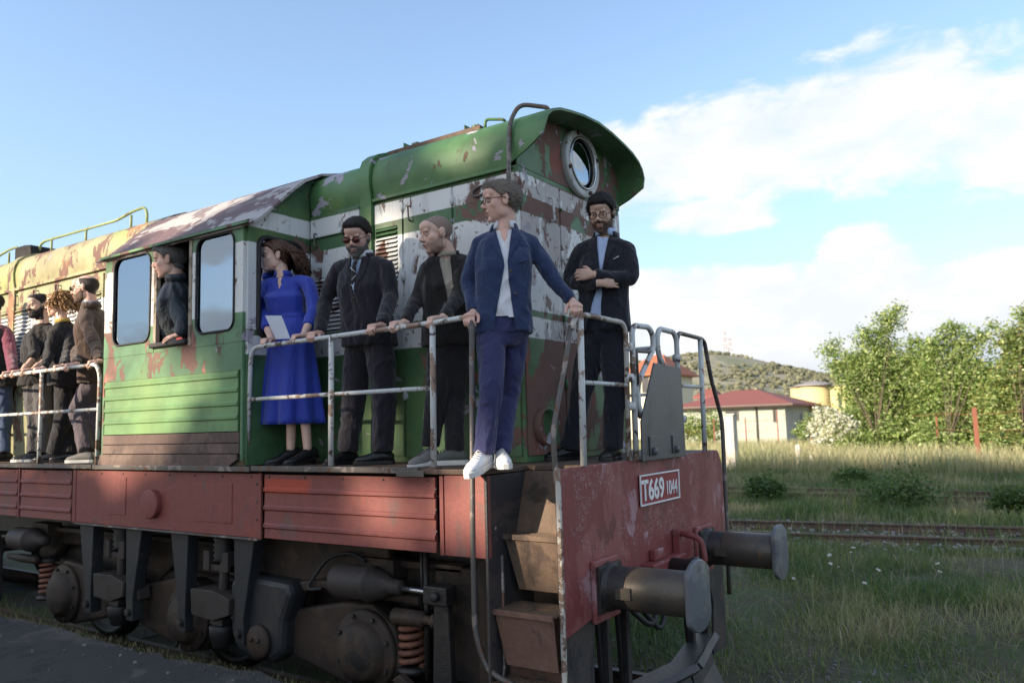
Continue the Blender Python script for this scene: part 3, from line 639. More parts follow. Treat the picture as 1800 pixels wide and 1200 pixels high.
# inside: seat back and curtains seen through the glass
g = G(); g.box((-4.02, -1.38, 2.7), (-3.86, -1.0, 3.22)); part('seat_back', g, 'sill red', cab, .03)
for x0, x1 in ((-4.62, -4.40), (-4.38, -4.24)):
    g = G(); rows = []
    for z in np.linspace(3.0, 3.9, 8): rows.append([Vector((x0+(x1-x0)*t, -1.38+.02*math.sin(t*19+z*2), z)) for t in np.linspace(0, 1, 14)])
    g.loft(rows, caps=False, closed=False); part('curtain', g, 'curtain white', cab)
g = G(); rows = []
for z in np.linspace(3.03, 3.24, 6): rows.append([Vector((-3.40+.38*t, -1.36+.03*math.sin(t*13+z*20), z-.06*abs(t-.5))) for t in np.linspace(0, 1, 14)])
g.loft(rows, caps=False, closed=False); part('curtain', g, 'curtain white', cab)

# --- handrails of the walkway
RY = -1.455
def hrail(pts, r=.0185, m_='rail white', rb=.07, name='handrail', posts=()):
    g = G(); g.tube(bend(pts, rb, 5), r, 10); o = part(name, g, m_, LP); return o
ZT = ZD+.965; ZM = ZD+.53
def topz(x): return ZT
hrail([(-2.845, RY, ZD), (-2.80, RY, ZT-.02), (-.90, RY, ZT), (-.585, RY-.03, ZT+.005), (-.555, RY-.035, ZT-.09)], rb=.10)
hrail([(-2.81, RY, ZM), (-.93, RY, ZM)], .016)
for x in (-1.875, -.905): hrail([(x-.01, RY, ZD), (x, RY, ZT-.01)], .021, name='rail_post')
hrail([(-.545, RY-.04, ZT-.02), (-.57, RY-.045, 1.6), (-.575, RY-.04, .98), (-.50, RY-.02, .76), (-.30, -1.47, .70)], .019, 'rail worn', .12, 'stair_rail')
hrail([(-9.5, RY, ZT), (-5.14, RY, ZT), (-5.07, RY, ZT-.10), (-5.085, RY, ZD)], rb=.08)
hrail([(-9.5, RY, ZM), (-5.09, RY, ZM)], .017)
for x in (-6.21, -7.35, -8.5, -9.6): hrail([(x, RY, ZD), (x, RY, ZT-.01)], .019, name='rail_post')
for x in (-.905, -1.885, -2.845, -5.085, -6.21, -7.35):
    g = G(); g.box((x-.035, RY-.035, ZD), (x+.035, RY+.035, ZD+.012)); part('post_foot', g, 'deck plate', LP, .003)
# front end rails
hrail([(-.02, -1.13, 2.85), (-.02, -1.09, 2.925), (0, -1.0, 2.955), (0, -.44, 2.955), (0, -.385, 2.90), (0, -.42, ZD)], rb=.07, m_='rail top worn')
hrail([(0, -1.075, ZD), (0, -1.05, 2.93)], .022, name='rail_post'); hrail([(0, -1.06, ZM), (0, -.41, ZM)], .015)
hrail([(-.03, -1.13, 2.87), (-.03, -1.20, 2.66), (-.03, -1.385, 2.22), (-.03, -1.385, 2.08), (-.03, -1.36, 1.85), (-.02, -1.34, 1.15), (-.02, -1.30, .80)], .017, 'rail worn', .08, 'stair_rail')
hrail([(.02, -.345, ZD), (.02, -.325, 2.90), (.02, -.28, 2.945), (.02, -.03, 2.955), (.02, .04, 2.90), (.02, .04, 2.80), (.02, -.27, 2.52), (.02, -.27, 2.35), (.02, -.20, 2.30)], .021, 'rail white', .07, 'gate_rail')
hrail([(.02, -.27, 2.52), (.02, -.27, 2.76), (.02, .03, 2.77)], .014, 'rail worn', .02, 'gate_rail')
hrail([(.02, .27, 2.62), (.02, .12, 2.77), (.02, .12, 2.90), (.02, .17, 2.96), (.02, .45, 2.955), (.02, .50, 2.90), (.02, .50, ZD)], .021, 'rail white', .06, 'gate_rail')
hrail([(0, .56, ZD), (0, .555, 2.90), (0, .61, 2.965), (0, 1.12, 2.955), (0, 1.19, 2.93), (-.02, 1.36, 2.62), (-.02, 1.58, 2.26), (-.02, 1.59, 2.10), (-.02, 1.56, 1.3), (-.02, 1.53, .7)], .019, 'rail worn', .06, 'stair_rail')
hrail([(0, 1.06, ZD), (0, 1.085, 2.95)], .021, name='rail_post'); hrail([(0, .56, ZM+.02), (0, 1.07, ZM+.02)], .015)
hrail([(-.55, 1.45, 2.0), (-.55, 1.45, 2.945), (-2.8, 1.45, 2.945)], .018); hrail([(-.6, 1.45, 2.5), (-2.8, 1.45, 2.5)], .015)
for x in (-1.0, -1.9, -2.8): hrail([(x, 1.45, ZD), (x, 1.45, 2.94)], .018, name='rail_post')
for y, z in ((-.385, 2.78), (-.385, 2.56), (-.385, 2.36), (.50, 2.75), (-.20, 2.30), (.56, 2.26)):
    g = G(); g.lathe((-.01, y, z), (1, 0, 0), [(0, .032), (.05, .032), (.055, .012)], 10); part('rail_clamp', g, 'rail white', LP)
g = G(); g.prism([(-.295, 1.965), (.515, 1.965), (.50, 2.668), (-.02, 2.685), (-.29, 2.25)], 'x', .035, .048); fp = part('fold_down_plate', g, 'grey plate', LP, .004)
for y in (-.12, .30):
    g = G(); g.box((.049, y-.06, 2.0), (.058, y+.06, 2.14)); g.lathe((.058, y, 2.03), (1, 0, 0), [(0, .03), (.02, .028), (.025, .01)], 10); part('plate_hinge', g, 'grey plate', fp, .004)

# --- running gear
def wheelset(x):
    for s in (-1, 1):
        g = G(); g.lathe((x, s*.70, .675), (0, s, 0), [(0, .55), (.03, .545), (.035, .525), (.13, .52), (.135, .46), (.10, .45), (.09, .20), (.14, .17), (.14, .02)], 40); part('wheel', g, 'greasy black', LP)
    g = G(); g.lathe((x, -.7, .675), (0, 1, 0), [(0, .08), (1.4, .08)], 14); part('axle', g, 'greasy black', LP)
def bogie(xc, detail=True):
    for x in (xc-2.12, xc, xc+2.12): wheelset(x)
    for s in (-1, 1):
        # side frame: deep beam with arches over the wheels
        P = [(xc-3.0, 1.28), (xc+2.95, 1.28), (xc+2.98, .95), (xc+2.60, .95), (xc+2.35, 1.12), (xc+1.65, 1.14), (xc+1.35, .98), (xc+1.25, .62), (xc+.80, .52), (xc+.62, .90), (xc+.3, 1.10), (xc-.4, 1.10), (xc-.7, .90), (xc-.85, .52), (xc-1.3, .52), (xc-1.45, .98), (xc-1.8, 1.13), (xc-2.5, 1.12), (xc-2.7, .95), (xc-3.0, .95)]
        g = G(); g.prism(P, 'y', s*1.02, s*1.12); part('bogie_frame', g, 'bogie brown', LP, .02)
        g = G(); g.box((xc-3.0, s*1.10, 1.26), (xc+2.95, s*1.20, 1.31)); part('frame_flange', g, 'bogie brown', LP, .008)
    g = G(); g.box((xc-2.9, -1.0, .85), (xc+2.75, 1.0, 1.2)); part('bogie_core', g, 'greasy black', LP)
    for k, x in enumerate((xc-2.12, xc, xc+2.12)):
        # swinging arm and axlebox with bolted cover
        g = G(); d = -1 if k else 1
        g.prism([(x-.33*-d, .93), (x+.05*-d, 1.0), (x+.30*-d, .93), (x+.32*-d, .50), (x+.05*-d, .38), (x-.25*-d, .42)] if False else [(x+d*.85, .86), (x+d*.25, .98), (x-d*.05, 1.0), (x-d*.27, .86), (x-d*.33, .60), (x-d*.18, .40), (x+d*.15, .38), (x+d*.80, .52)], 'y', -1.26, -1.12)
        ab = part('axlebox_arm', g, 'bogie brown', LP, .03)
        g = G(); g.lathe((x, -1.24, .672), (0, -1, 0), [(0, .29), (.05, .29), (.06, .275), (.065, .22), (.075, .215), (.12, .19), (.135, .17), (.14, .02)], 40); part('axlebox_cover', g, 'bogie brown', ab)
        for i in range(8):
            a = R(45*i+20); g = G(); g.lathe((x+.25*math.cos(a), -1.305, .672+.25*math.sin(a)), (0, -1, 0), [(0, .018), (.018, .018), (.02, .004)], 6, smooth=False); part('cover_bolt', g, 'greasy black', ab)
        # spring beside the axlebox
        sx = x+.37 if k == 2 else x-.50 if k == 0 else x+.42
        g = G(); pts = [(sx+.078*math.cos(t), -1.19+.078*math.sin(t), .60+.33*t/(2*math.pi*6)) for t in np.linspace(0, 2*math.pi*6, 96)]; g.tube(pts, .021, 7); part('coil_spring', g, 'rusty spring', LP)
        g = G(); g.lathe((sx, -1.19, .94), (0, 0, 1), [(0, .10), (.03, .10), (.05, .06)], 18); part('spring_seat', g, 'greasy black', LP); g = G(); g.lathe((sx, -1.19, .555), (0, 0, 1), [(0, .11), (.04, .11)], 18); part('spring_seat', g, 'greasy black', LP)
    if not detail: return
# front bogie with everything the photograph shows on it
bogie(-3.85); bogie(-12.6, False)
# front traction and brake gear
def cylinder(x0, x1, z, m_='bracket blue black'):
    L = x1-x0
    g = G(); g.lathe((x0, -1.36, z), (1, 0, 0), [(0, .03), (.04, .035), (.06, .105), (.07, .118), (.55*L, .118), (.56*L, .125), (.62*L, .125), (.63*L, .11), (.80*L, .08), (.85*L, .055), (L, .05), (L+.01, .02)], 32); cy = part('brake_cylinder', g, 'box grey brown', LP)
    g = G(); g.box((x0+.2, -1.28, z+.02), (x1-.15, -1.13, z+.16)); part('cylinder_bracket', g, 'bogie brown', cy, .006); return cy
cy = cylinder(-1.98, -1.30, 1.165)
g = G(); g.tube([(-1.30, -1.36, 1.16), (-1.02, -1.36, 1.155)], .018, 8); part('piston_rod', g, 'chrome rim', cy)
g = G(); g.box((-1.06, -1.42, 1.09), (-.86, -1.30, 1.21)); g.lathe((-.94, -1.43, 1.15), (0, -1, 0), [(0, .035), (.03, .03)], 10); part('brake_lever_head', g, 'greasy black', LP, .01)
g = G(); g.prism([(-1.00, 1.10), (-.88, 1.10), (-.855, .50), (-.90, .36), (-1.02, .36), (-1.02, .5)], 'y', -1.38, -1.32); part('brake_lever', g, 'greasy black', LP, .01)
g = G(); g.prism([(-1.02, .42), (-.88, .38), (-1.30, .60), (-1.36, .56), (-1.32, .50)], 'y', -1.40, -1.34); g.lathe((-.95, -1.40, .43), (0, -1, 0), [(0, .09), (.03, .085), (.035, .02)], 20); part('brake_link', g, 'bogie brown', LP, .008)
g = G(); g.tube([(-1.42, -1.33, .965), (-1.40, -1.33, .965), (-1.39, -1.33, .965)], [.02, .03, .045], 12); g.lathe((-1.39, -1.33, .965), (1, 0, 0), [(0, .055), (.26, .055), (.27, .03), (.33, .028), (.34, .045), (.38, .045)], 16); part('damper', g, 'bogie brown', LP)
g = G(); g.box((-1.15, -1.20, .55), (-.62, -1.10, 1.30)); g.box((-.70, -1.30, .55), (-.60, -1.05, 1.40)); part('end_frame', g, 'bogie brown', LP, .015)
g = G(); g.tube([(-1.17, -1.25, 1.42), (-1.17, -1.25, .55)], .02, 8); g.tube([(-1.21, -1.25, 1.42), (-1.21, -1.25, .98)], .012, 8); part('air_pipe', g, 'greasy black', LP)
# gear case: rounded casting with arch at the left of the first wheel
g = G(); P = [(-3.15, 1.06), (-3.0, 1.12), (-2.45, 1.10), (-2.40, 1.02), (-2.50, .80), (-2.52, .55), (-2.62, .48), (-2.85, .46), (-3.05, .52), (-3.14, .66)]
g.prism(P, 'y', -1.38, -1.18); gc = part('gear_case', g, 'bracket blue black', LP, .05)
g = G(); g.lathe((-2.76, -1.38, .63), (0, -1, 0), [(0, .13), (.03, .13), (.045, .11), (.05, .02)], 28); part('gear_cap', g, 'bogie brown', gc)
for i in (-.04, .04):
    g = G(); g.lathe((-2.76+i, -1.43, .65), (0, -1, 0), [(0, .016), (.015, .014)], 8); part('cap_bolt', g, 'greasy black', gc)
g = G(); g.prism([(-2.42, 1.10), (-2.2, 1.13), (-1.2, 1.10), (-1.2, 1.04), (-2.2, 1.06), (-2.36, 1.02)], 'y', -1.30, -1.16); part('arch_flange', g, 'bogie brown', LP, .02)
g = G(); g.box((-2.95, -1.22, 1.02), (-1.55, -1.14, 1.40)); part('frame_upper', g, 'bogie brown', LP, .02)
g = G(); g.tube(bend([(-2.12, -1.33, 1.08), (-2.30, -1.33, 1.05), (-2.10, -1.30, 1.30), (-1.85, -1.30, 1.36), (-1.7, -1.3, 1.30)], .1), .014, 7); part('air_pipe', g, 'rubber', LP)
# tapered brackets hanging from the skirt, with angular boxes and bellows between them
for x, lean in ((-5.27, .06), (-4.45, -.05), (-3.76, .05), (-2.89, -.05)):
    g = G(); g.prism([(x-.13, 1.44), (x+.13, 1.44), (x+.045+lean, .78), (x+.05+lean, .60), (x-.05+lean, .60), (x-.06+lean, .80)], 'y', -1.44, -1.33); g.box((x-.155, -1.45, 1.40), (x+.155, -1.30, 1.436))
    hb = part('hanger_bracket', g, 'bracket blue black', LP, .008)
    g = G(); g.lathe((x+lean, -1.44, .68), (0, -1, 0), [(0, .035), (.03, .032), (.032, .01)], 8, smooth=False); part('bracket_bolt', g, 'greasy black', hb)
for x in (-4.86, -3.33):
    g = G(); g.prism([(x-.25, .97), (x+.05, .98), (x+.27, .93), (x+.26, .80), (x+.05, .74), (x-.23, .76)], 'y', -1.45, -1.22); sb = part('sand_box', g, 'box grey brown', LP, .008)
    g = G(); g.box((x-.15, -1.40, 1.12), (x-.07, -1.24, 1.28)); g.box((x+.10, -1.40, 1.12), (x+.18, -1.24, 1.28)); g.box((x-.15, -1.38, 1.12), (x+.18, -1.30, 1.17)); g.tube([(x+.08, -1.35, 1.20), (x+.06, -1.35, .92)], .04, 10); part('lever_fork', g, 'box grey brown', sb, .006)
    g = G(); g.lathe((x+.02, -1.32, 1.20), (0, 0, 1), [(i*.022, .07 if i % 2 else .088) for i in range(10)], 20); part('bellows', g, 'greasy black', sb)
    g = G(); g.box((x-.02, -1.42, .70), (x+.14, -1.30, .755)); g.lathe((x+.06, -1.36, .52), (0, 0, 1), [(0, .07), (.08, .09), (.10, .10), (.17, .10), (.18, .06)], 16); part('clamp_foot', g, 'greasy black', sb, .004)
    g = G(); g.prism([(x+.20, .95), (x+.42, .90), (x+.44, .78), (x+.22, .76)], 'y', -1.40, -1.28); part('hinge_arm', g, 'box grey brown', sb, .01)
cy2 = cylinder(-6.90, -6.20, 1.19)
g = G(); g.tube([(-7.15, -1.36, 1.19), (-6.9, -1.36, 1.19)], .02, 8); g.lathe((-7.05, -1.33, .98), (1, 0, 0), [(0, .03), (.3, .045), (.6, .045), (.62, .02)], 14); part('damper', g, 'bogie brown', LP)
g = G(); g.prism([(-7.35, 1.20), (-7.2, 1.20), (-7.18, .5), (-7.32, .4)], 'y', -1.40, -1.33); part('brake_lever', g, 'greasy black', LP, .01)
g = G(); g.box((-4.6, -1.1, .55), (-3.2, -.8, 1.0)); part('motor_case', g, 'bogie brown', LP, .05)
# ================================================================== THE SETTING
rng = np.random.default_rng(5); random.seed(5)
def leafmat(name, trans=.35, rough=.6, fallback=(.1, .15, .05)):
    m = bpy.data.materials.new(name); m.use_nodes = True; t = NT(m.node_tree); t.n.clear()
    a = t.new('ShaderNodeAttribute'); a.attribute_name = 'tint'; c = a.outputs['Color']
    d = t.new('ShaderNodeBsdfDiffuse'); t.put(d.inputs[0], c); q = t.new('ShaderNodeBsdfTranslucent')
    t.put(q.inputs[0], t.mix(1.0, c, (1.25, 1.25, .7), 'MULTIPLY')); s = t.new('ShaderNodeMixShader'); s.inputs[0].default_value = trans
    t.l.new(d.outputs[0], s.inputs[1]); t.l.new(q.outputs[0], s.inputs[2])
    gl = t.new('ShaderNodeBsdfGlossy'); gl.inputs['Roughness'].default_value = .45; s2 = t.new('ShaderNodeMixShader'); s2.inputs[0].default_value = .04
    t.l.new(s.outputs[0], s2.inputs[1]); t.l.new(gl.outputs[0], s2.inputs[2])
    o = t.new('ShaderNodeOutputMaterial'); t.l.new(s2.outputs[0], o.inputs[0]); MATS[name] = m; return m
leafmat('leaf'); leafmat('blade', .3)
def tintmat(name, rough):
    m = bpy.data.materials.new(name); m.use_nodes = True; t = NT(m.node_tree); b = t.n['Principled BSDF']
    a = t.new('ShaderNodeAttribute'); a.attribute_name = 'tint'; t.put(b.inputs['Base Color'], t.mix(.35, a.outputs['Color'], t.mix(t.noise(t.pos(), 40, 4), (0, 0, 0), (1, 1, 1)), 'OVERLAY')); b.inputs['Roughness'].default_value = rough; MATS[name] = m
tintmat('stone', .85)
tone('earth', [(.085, .075, .045), ((.065, .085, .035), .48), ((.13, .115, .085), .58)], 1.3, rough=.95, bump=.8, bs=18, dist=.03)
tone('far meadow', [(.13, .14, .06), ((.19, .18, .10), .5), ((.07, .10, .035), .55)], .25, rough=.95)
tone('asphalt', [(.052, .050, .049), ((.095, .088, .08), .53), ((.034, .034, .036), .56)], 1.7, rough=.88, bump=.9, bs=55, dist=.012, edge=.08)
tone('hill scrub', [(.30, .28, .20), ((.21, .22, .14), .48), ((.36, .33, .25), .6)], .035, rough=.95, bump=0)
tone('rusty rail', [(.13, .085, .065), ((.09, .065, .055), .5)], 5, rough=.6, bump=.3)
tone('sleeper wood', [(.075, .062, .05), ((.11, .09, .07), .55)], 4, rough=.9, bump=.6)
tone('fence rust', [(.22, .085, .055), ((.16, .075, .05), .52)], 4, rough=.8)
tone('old concrete', [(.50, .47, .43), ((.36, .34, .31), .56)], 2.0, rough=.85)
tone('house pale green', [(.36, .39, .35), ((.31, .33, .30), .55)], .8, rough=.8, bump=.1)
tone('house cream', [(.60, .55, .42), ((.52, .48, .38), .55)], .8, rough=.8, bump=.1)
tone('house yellow', [(.66, .55, .27), ((.58, .48, .25), .55)], .7, rough=.8, bump=.1)
tone('white wall', [(.72, .70, .66), ((.60, .58, .55), .55)], .8, rough=.8, bump=.1)
tone('pale road', [(.46, .44, .41), ((.38, .36, .33), .55)], .5, rough=.9, bump=.1)
tone('bark', [(.13, .105, .08), ((.08, .065, .05), .5)], 5, rough=.95, bump=1, bs=20, dist=.03)
mat('grey roof', (.26, .25, .25), .7); mat('window dark', (.035, .04, .05), .2); mat('frame dark', (.10, .09, .08), .5); mat('mast red', (.52, .36, .35), .6); mat('mast white', (.62, .62, .62), .6)
def tilemat(name, a, b):
    m = bpy.data.materials.new(name); m.use_nodes = True; t = NT(m.node_tree); bs = t.n['Principled BSDF']; p = t.pos()
    wv = t.new('ShaderNodeTexWave', bands_direction='X'); t.put(wv.inputs[0], p); wv.inputs['Scale'].default_value = 1.1; wv.inputs['Distortion'].default_value = .4
    c = t.mix(t.noise(p, 2.4, 6), a, b); c = t.mix(t.m('MULTIPLY', wv.outputs[1], .35), c, (.12, .05, .04)); t.put(bs.inputs['Base Color'], c); bs.inputs['Roughness'].default_value = .75; MATS[name] = m
tilemat('tile maroon', (.27, .085, .07), (.19, .065, .06)); tilemat('tile orange', (.52, .17, .08), (.40, .13, .07))

# --- ground: one sheet to the horizon, gently uneven near by
def gh(x, y):
    return .03*math.sin(x*1.3+y*.7)+.025*math.sin(x*2.9-y*1.9)+.02*math.sin(y*3.1+x)
xs_ = sorted(set([-3000, -1200, -500, -200, -90, -50]+[round(v, 2) for v in np.arange(-30, 12.1, .6)]+[20, 40, 90, 300, 1000, 3000])); ys_ = sorted(set([-3000, -800, -200, -60, -20]+[round(v, 2) for v in np.arange(-6, 50.1, .6)]+[60, 80, 110, 160, 300, 600, 1200, 3000]))
V_ = []; 
for y in ys_:
    for x in xs_: V_.append((x, y, gh(x, y) if (-30 <= x <= 12 and -1.2 < y <= 50) else (-.02 if y < 60 else 0)))
nx = len(xs_); F_ = np.array([(j*nx+i, j*nx+i+1, (j+1)*nx+i+1, (j+1)*nx+i) for j in range(len(ys_)-1) for i in range(nx-1)])
mi_ = [1 if ys_[f[0]//nx] >= 48 or ys_[f[0]//nx] < -20 else 0 for f in F_]
gr = link('ground', npmesh('ground', np.array(V_), F_, ['earth', 'far meadow'], True, mi=mi_)); gr['kind'] = 'structure'
# --- platform on the near side, its edge broken
ed = []; x = -40.0
while x < 6: ed.append((x, -2.0+random.uniform(-.05, .05)+.05*math.sin(x*2.3))); x += .17
ed.append((40, -2.0))
g = G(); top = [(40, -60), (-40, -60)]
g.prism([(-40, -60)]+ed+[(40, -60)], 'z', -.02, .65); pl = structure('platform', g, 'asphalt')

# --- tracks
def rail_prof(): return [(-.07, 0), (.07, 0), (.07, .012), (.012, .03), (.010, .10), (.036, .115), (.036, .148), (-.036, .148), (-.036, .115), (-.010, .10), (-.012, .03), (-.07, .012)]
def rail_between(a, b, z, parent, m_='rusty rail'):
    d = Vector((b[0]-a[0], b[1]-a[1], 0)).normalized(); q = Vector((-d.y, d.x, 0)); A = Vector((*a, z)); B = Vector((*b, z))
    g = G(); g.loft([[P0+q*u+Vector((0, 0, v)) for u, v in rail_prof()] for P0 in (A, B)], smooth=False); part('rail', g, m_, parent)
def track(name, a, b, sep, zr, sl_from, sl_to, sleepers=True):
    """rails either side of a centre line a-b"""
    d = Vector((b[0]-a[0], b[1]-a[1], 0)); L = d.length; d.normalize(); q = Vector((-d.y, d.x, 0))
    g = G(); c = [Vector((*a, 0)), Vector((*b, 0))]
    g.loft([[P0-q*1.7+Vector((0, 0, -.05)), P0-q*1.25+Vector((0, 0, zr-.16)), P0+q*1.25+Vector((0, 0, zr-.16)), P0+q*1.7+Vector((0, 0, -.05))] for P0 in c], smooth=False)
    t = structure(name, g, 'earth')
    for s in (-1, 1): e = q*(s*sep/2); rail_between((a[0]+e.x, a[1]+e.y), (b[0]+e.x, b[1]+e.y), zr-.148, t)
    if sleepers:
        me = None; k = sl_from
        while k < sl_to:
            P0 = c[0]+d*k
            if me is None:
                g = G(); g.box((-.12, -1.25, -.12), (.12, 1.25, 0)); me = mesh_of('sleeper', g, 'sleeper wood')
            o = link('sleeper', me, t); o.location = P0+Vector((0, 0, zr-.149+random.uniform(-.012, .004))); o.rotation_euler = (0, 0, math.atan2(d.y, d.x)+random.uniform(-.03, .03)); k += .62
    return t
track('track', (-40, 0), (12, 0), 1.5, .15, 22, 44)
track('track', (-14, 8.17), (16, 12.97), 1.62, .17, 4, 26)
track('track', (-30, 17.4), (30, 18.9), 1.55, .15, 18, 40)

# --- loose stones on the track beds
def rocks(n, fn, s0, s1, name, col):
    bm = bmesh.new(); bmesh.ops.create_icosphere(bm, subdivisions=1, radius=1); bv = np.array([v.co[:] for v in bm.verts]); bf = np.array([[v.index for v in f.verts] for f in bm.faces]); bm.free()
    VV = []; FF = []; CC = []
    for i in range(n):
        x, y, z = fn(); s = random.uniform(s0, s1)*random.uniform(.6, 1); a = rng.normal(size=3); M = np.array(Matrix.Rotation(random.random()*6, 3, Vector(a))); v = bv*(1+rng.uniform(-.25, .25, (len(bv), 1)))*np.array([s, s*.8, s*.55]); v = v@M.T
        VV.append(v+[x, y, z]); FF.append(bf+i*len(bv)); CC.append(np.tile(np.array(col)*random.uniform(.55, 1.25), (len(bv), 1)))
    o = link(name, npmesh(name, np.vstack(VV), np.vstack(FF), 'stone', False, np.vstack(CC))); o['kind'] = 'stuff'; tag(o, None, None, None, 'stuff'); return o
def on_track2():
    t = random.uniform(4, 27); q = random.choice([random.gauss(1.3, .28), random.gauss(-1.15, .25), random.uniform(-1.2, 1.2)]); return -14+t*.9874-q*.158, 8.17+t*.158+q*.9874, .02+random.uniform(0, .05)
o = rocks(2600, on_track2, .025, .065, 'ballast', (.27, .26, .26)); tag(o, 'pale ballast stones lying along the rusty rails of the second track', 'ballast', kind='stuff')
def near_stones():
    if random.random() < .10: return random.uniform(-7, -1.5), random.uniform(-4.5, -2.05), .655
    if random.random() < .5: return random.uniform(-9, .8), random.uniform(-1.8, -.9), .03
    return random.uniform(-1.5, 4), random.gauss(1.6, .6), .03
o = rocks(1300, near_stones, .008, .03, 'gravel', (.16, .155, .15)); tag(o, 'grey gravel scattered in the grass beside the locomotive', 'gravel', kind='stuff')

# --- grass, blade by blade
def blades(name, P, h, wd, cols, label, lean=.35, segs=2, flop=None):
    n = len(P); ang = rng.uniform(0, 2*np.pi, n); sd = np.stack([np.cos(ang), np.sin(ang), np.zeros(n)], 1)
    la = rng.uniform(0, 2*np.pi, n); lm = np.abs(rng.normal(0, lean, n)); lm = lm if flop is None else np.where(rng.random(n) < flop, lm+1.1, lm)
    ld = np.stack([np.cos(la)*np.sin(lm), np.sin(la)*np.sin(lm), np.cos(lm)], 1); hh = h[:, None]; ww = wd[:, None]
    r0 = P; r1 = P+ld*hh*.5+np.array([0, 0, .06])*hh; ld2 = ld+np.stack([np.cos(la), np.sin(la), -np.ones(n)*.15], 1)*(.25+.5*lm[:, None]); ld2 /= np.linalg.norm(ld2, axis=1)[:, None]; r2 = r1+ld2*hh*.5
    V = np.stack([r0-sd*ww, r0+sd*ww, r1-sd*ww*.75, r1+sd*ww*.75, r2-sd*ww*.15, r2+sd*ww*.15], 1).reshape(-1, 3); V[:, 2] = np.maximum(V[:, 2], .0)
    b = np.arange(n)[:, None]*6; F = np.concatenate([b+[0, 1, 3, 2], b+[2, 3, 5, 4]], 1).reshape(-1, 4); C = np.repeat(cols, 6, 0); C = C.copy().reshape(n, 6, 3); C[:, :2] *= .8; C[:, 4:] *= 1.15
    o = link(name, npmesh(name, V, F, 'blade', False, np.clip(C.reshape(-1, 3), 0, 1))); return tag(o, label, 'grass', kind='stuff')
def wedge(n, y0, y1, a0=-37, a1=4, pw=1.0):
    """ground points as seen between two compass bearings from where the photographer stands"""
    y = y0+(y1-y0)*rng.random(n)**pw; a = np.radians(rng.uniform(a0, a1, n)); x = CAMP.x+np.tan(a)*(y-CAMP.y); return np.stack([x, y, np.zeros(n)], 1)
def field(x, y, s, k): return np.array([mnoise.noise(Vector((a*s, b*s, k))) for a, b in zip(x, y)])
def gcol(P, dry, k=3.0):
    n = len(P); f = field(P[:, 0], P[:, 1], .55, k)+.5*field(P[:, 0], P[:, 1], 1.9, k+4)+rng.normal(0, .12, n)+dry
    a = np.array([.072, .135, .040]); b = np.array([.135, .185, .060]); c = np.array([.36, .32, .19]); t = np.clip(f+.5, 0, 1)[:, None]; col = np.where(t < .5, a+(b-a)*t*2, b+(c-b)*(t-.5)*2)
    dryb = (rng.random(n) < .07+.25*np.clip(f, 0, 1))[:, None]; col = np.where(dryb, np.array([.36, .31, .19])*rng.uniform(.6, 1.1, (n, 1)), col); return col*rng.uniform(.75, 1.25, (n, 1))
P = wedge(90000, 1.0, 9.3, -48, 6, .75); keep = (P[:, 0] > -7) & (rng.random(len(P)) < .55+.9*field(P[:, 0], P[:, 1], .8, 9)); P = P[keep]; n = len(P)
hn = .135*(1+.9*field(P[:, 0], P[:, 1], .5, 2))*rng.uniform(.5, 1.5, n)+.02
blades('grass', P, np.abs(hn), rng.uniform(.003, .0055, n), gcol(P, -.02), 'rough green and straw grass in the shade in front of the rails', .5, flop=.16)
P = wedge(70000, 9.0, 27.5, -38, 4, .9); keep = rng.random(len(P)) < .62+.8*field(P[:, 0], P[:, 1], .4, 19); P = P[keep]; n = len(P)
tr = np.abs((P[:, 1]-10.6)-.158*(P[:, 0])) < 1.5; hn = .22*rng.uniform(.5, 1.5, n)*(1+.6*field(P[:, 0], P[:, 1], .4, 6)); k2 = ~(tr & (rng.random(n) < .62)); P = P[k2]; hn = np.where(tr, hn*.8, hn)[k2]; n = len(P)
blades('grass', P, np.abs(hn), rng.uniform(.006, .010, n), gcol(P, .02, 7), 'shaded tufty grass growing between the two rail tracks and beyond', .35)
P = wedge(60000, 27, 47, -40, 5, .8); n = len(P); c = gcol(P, .35, 12); c = c*.55+np.array([.40, .40, .25])*.5
blades('tall_grass', P, rng.uniform(.35, 1.05, n), rng.uniform(.010, .018, n), c, 'tall pale dry grass standing in the sun along the fence', .18)
P = np.stack([rng.uniform(-12, .2, 11000), rng.uniform(-1.98, -.6, 11000), np.zeros(11000)], 1); keep = rng.random(len(P)) < .5+.9*field(P[:, 0], P[:, 1], 1.1, 31); P = P[keep]; n = len(P)
P2 = np.stack([rng.uniform(-9, 1, 2600), -2.0+rng.normal(0, .05, 2600), np.full(2600, .63)], 1); c1 = gcol(P, -.1, 5); c2 = gcol(P2, .3, 5)
blades('grass', np.vstack([P, P2]), np.concatenate([rng.uniform(.08, .32, n), rng.uniform(.01, .05, 2600)]), np.concatenate([rng.uniform(.003, .005, n), rng.uniform(.001, .002, 2600)]), np.vstack([c1, c2]), 'grass growing between the broken platform edge and the wheels', .45)
# long dead stalks lying over the near grass
P = wedge(900, 1.2, 7.5, -36, 5); n = len(P); P[:, 2] = .05
blades('straw', P, rng.uniform(.3, .75, n), rng.uniform(.0015, .003, n), np.tile([.42, .36, .26], (n, 1))*rng.uniform(.6, 1.1, (n, 1)), 'long dead straw stalks lying flat over the near grass', .3, flop=.9)
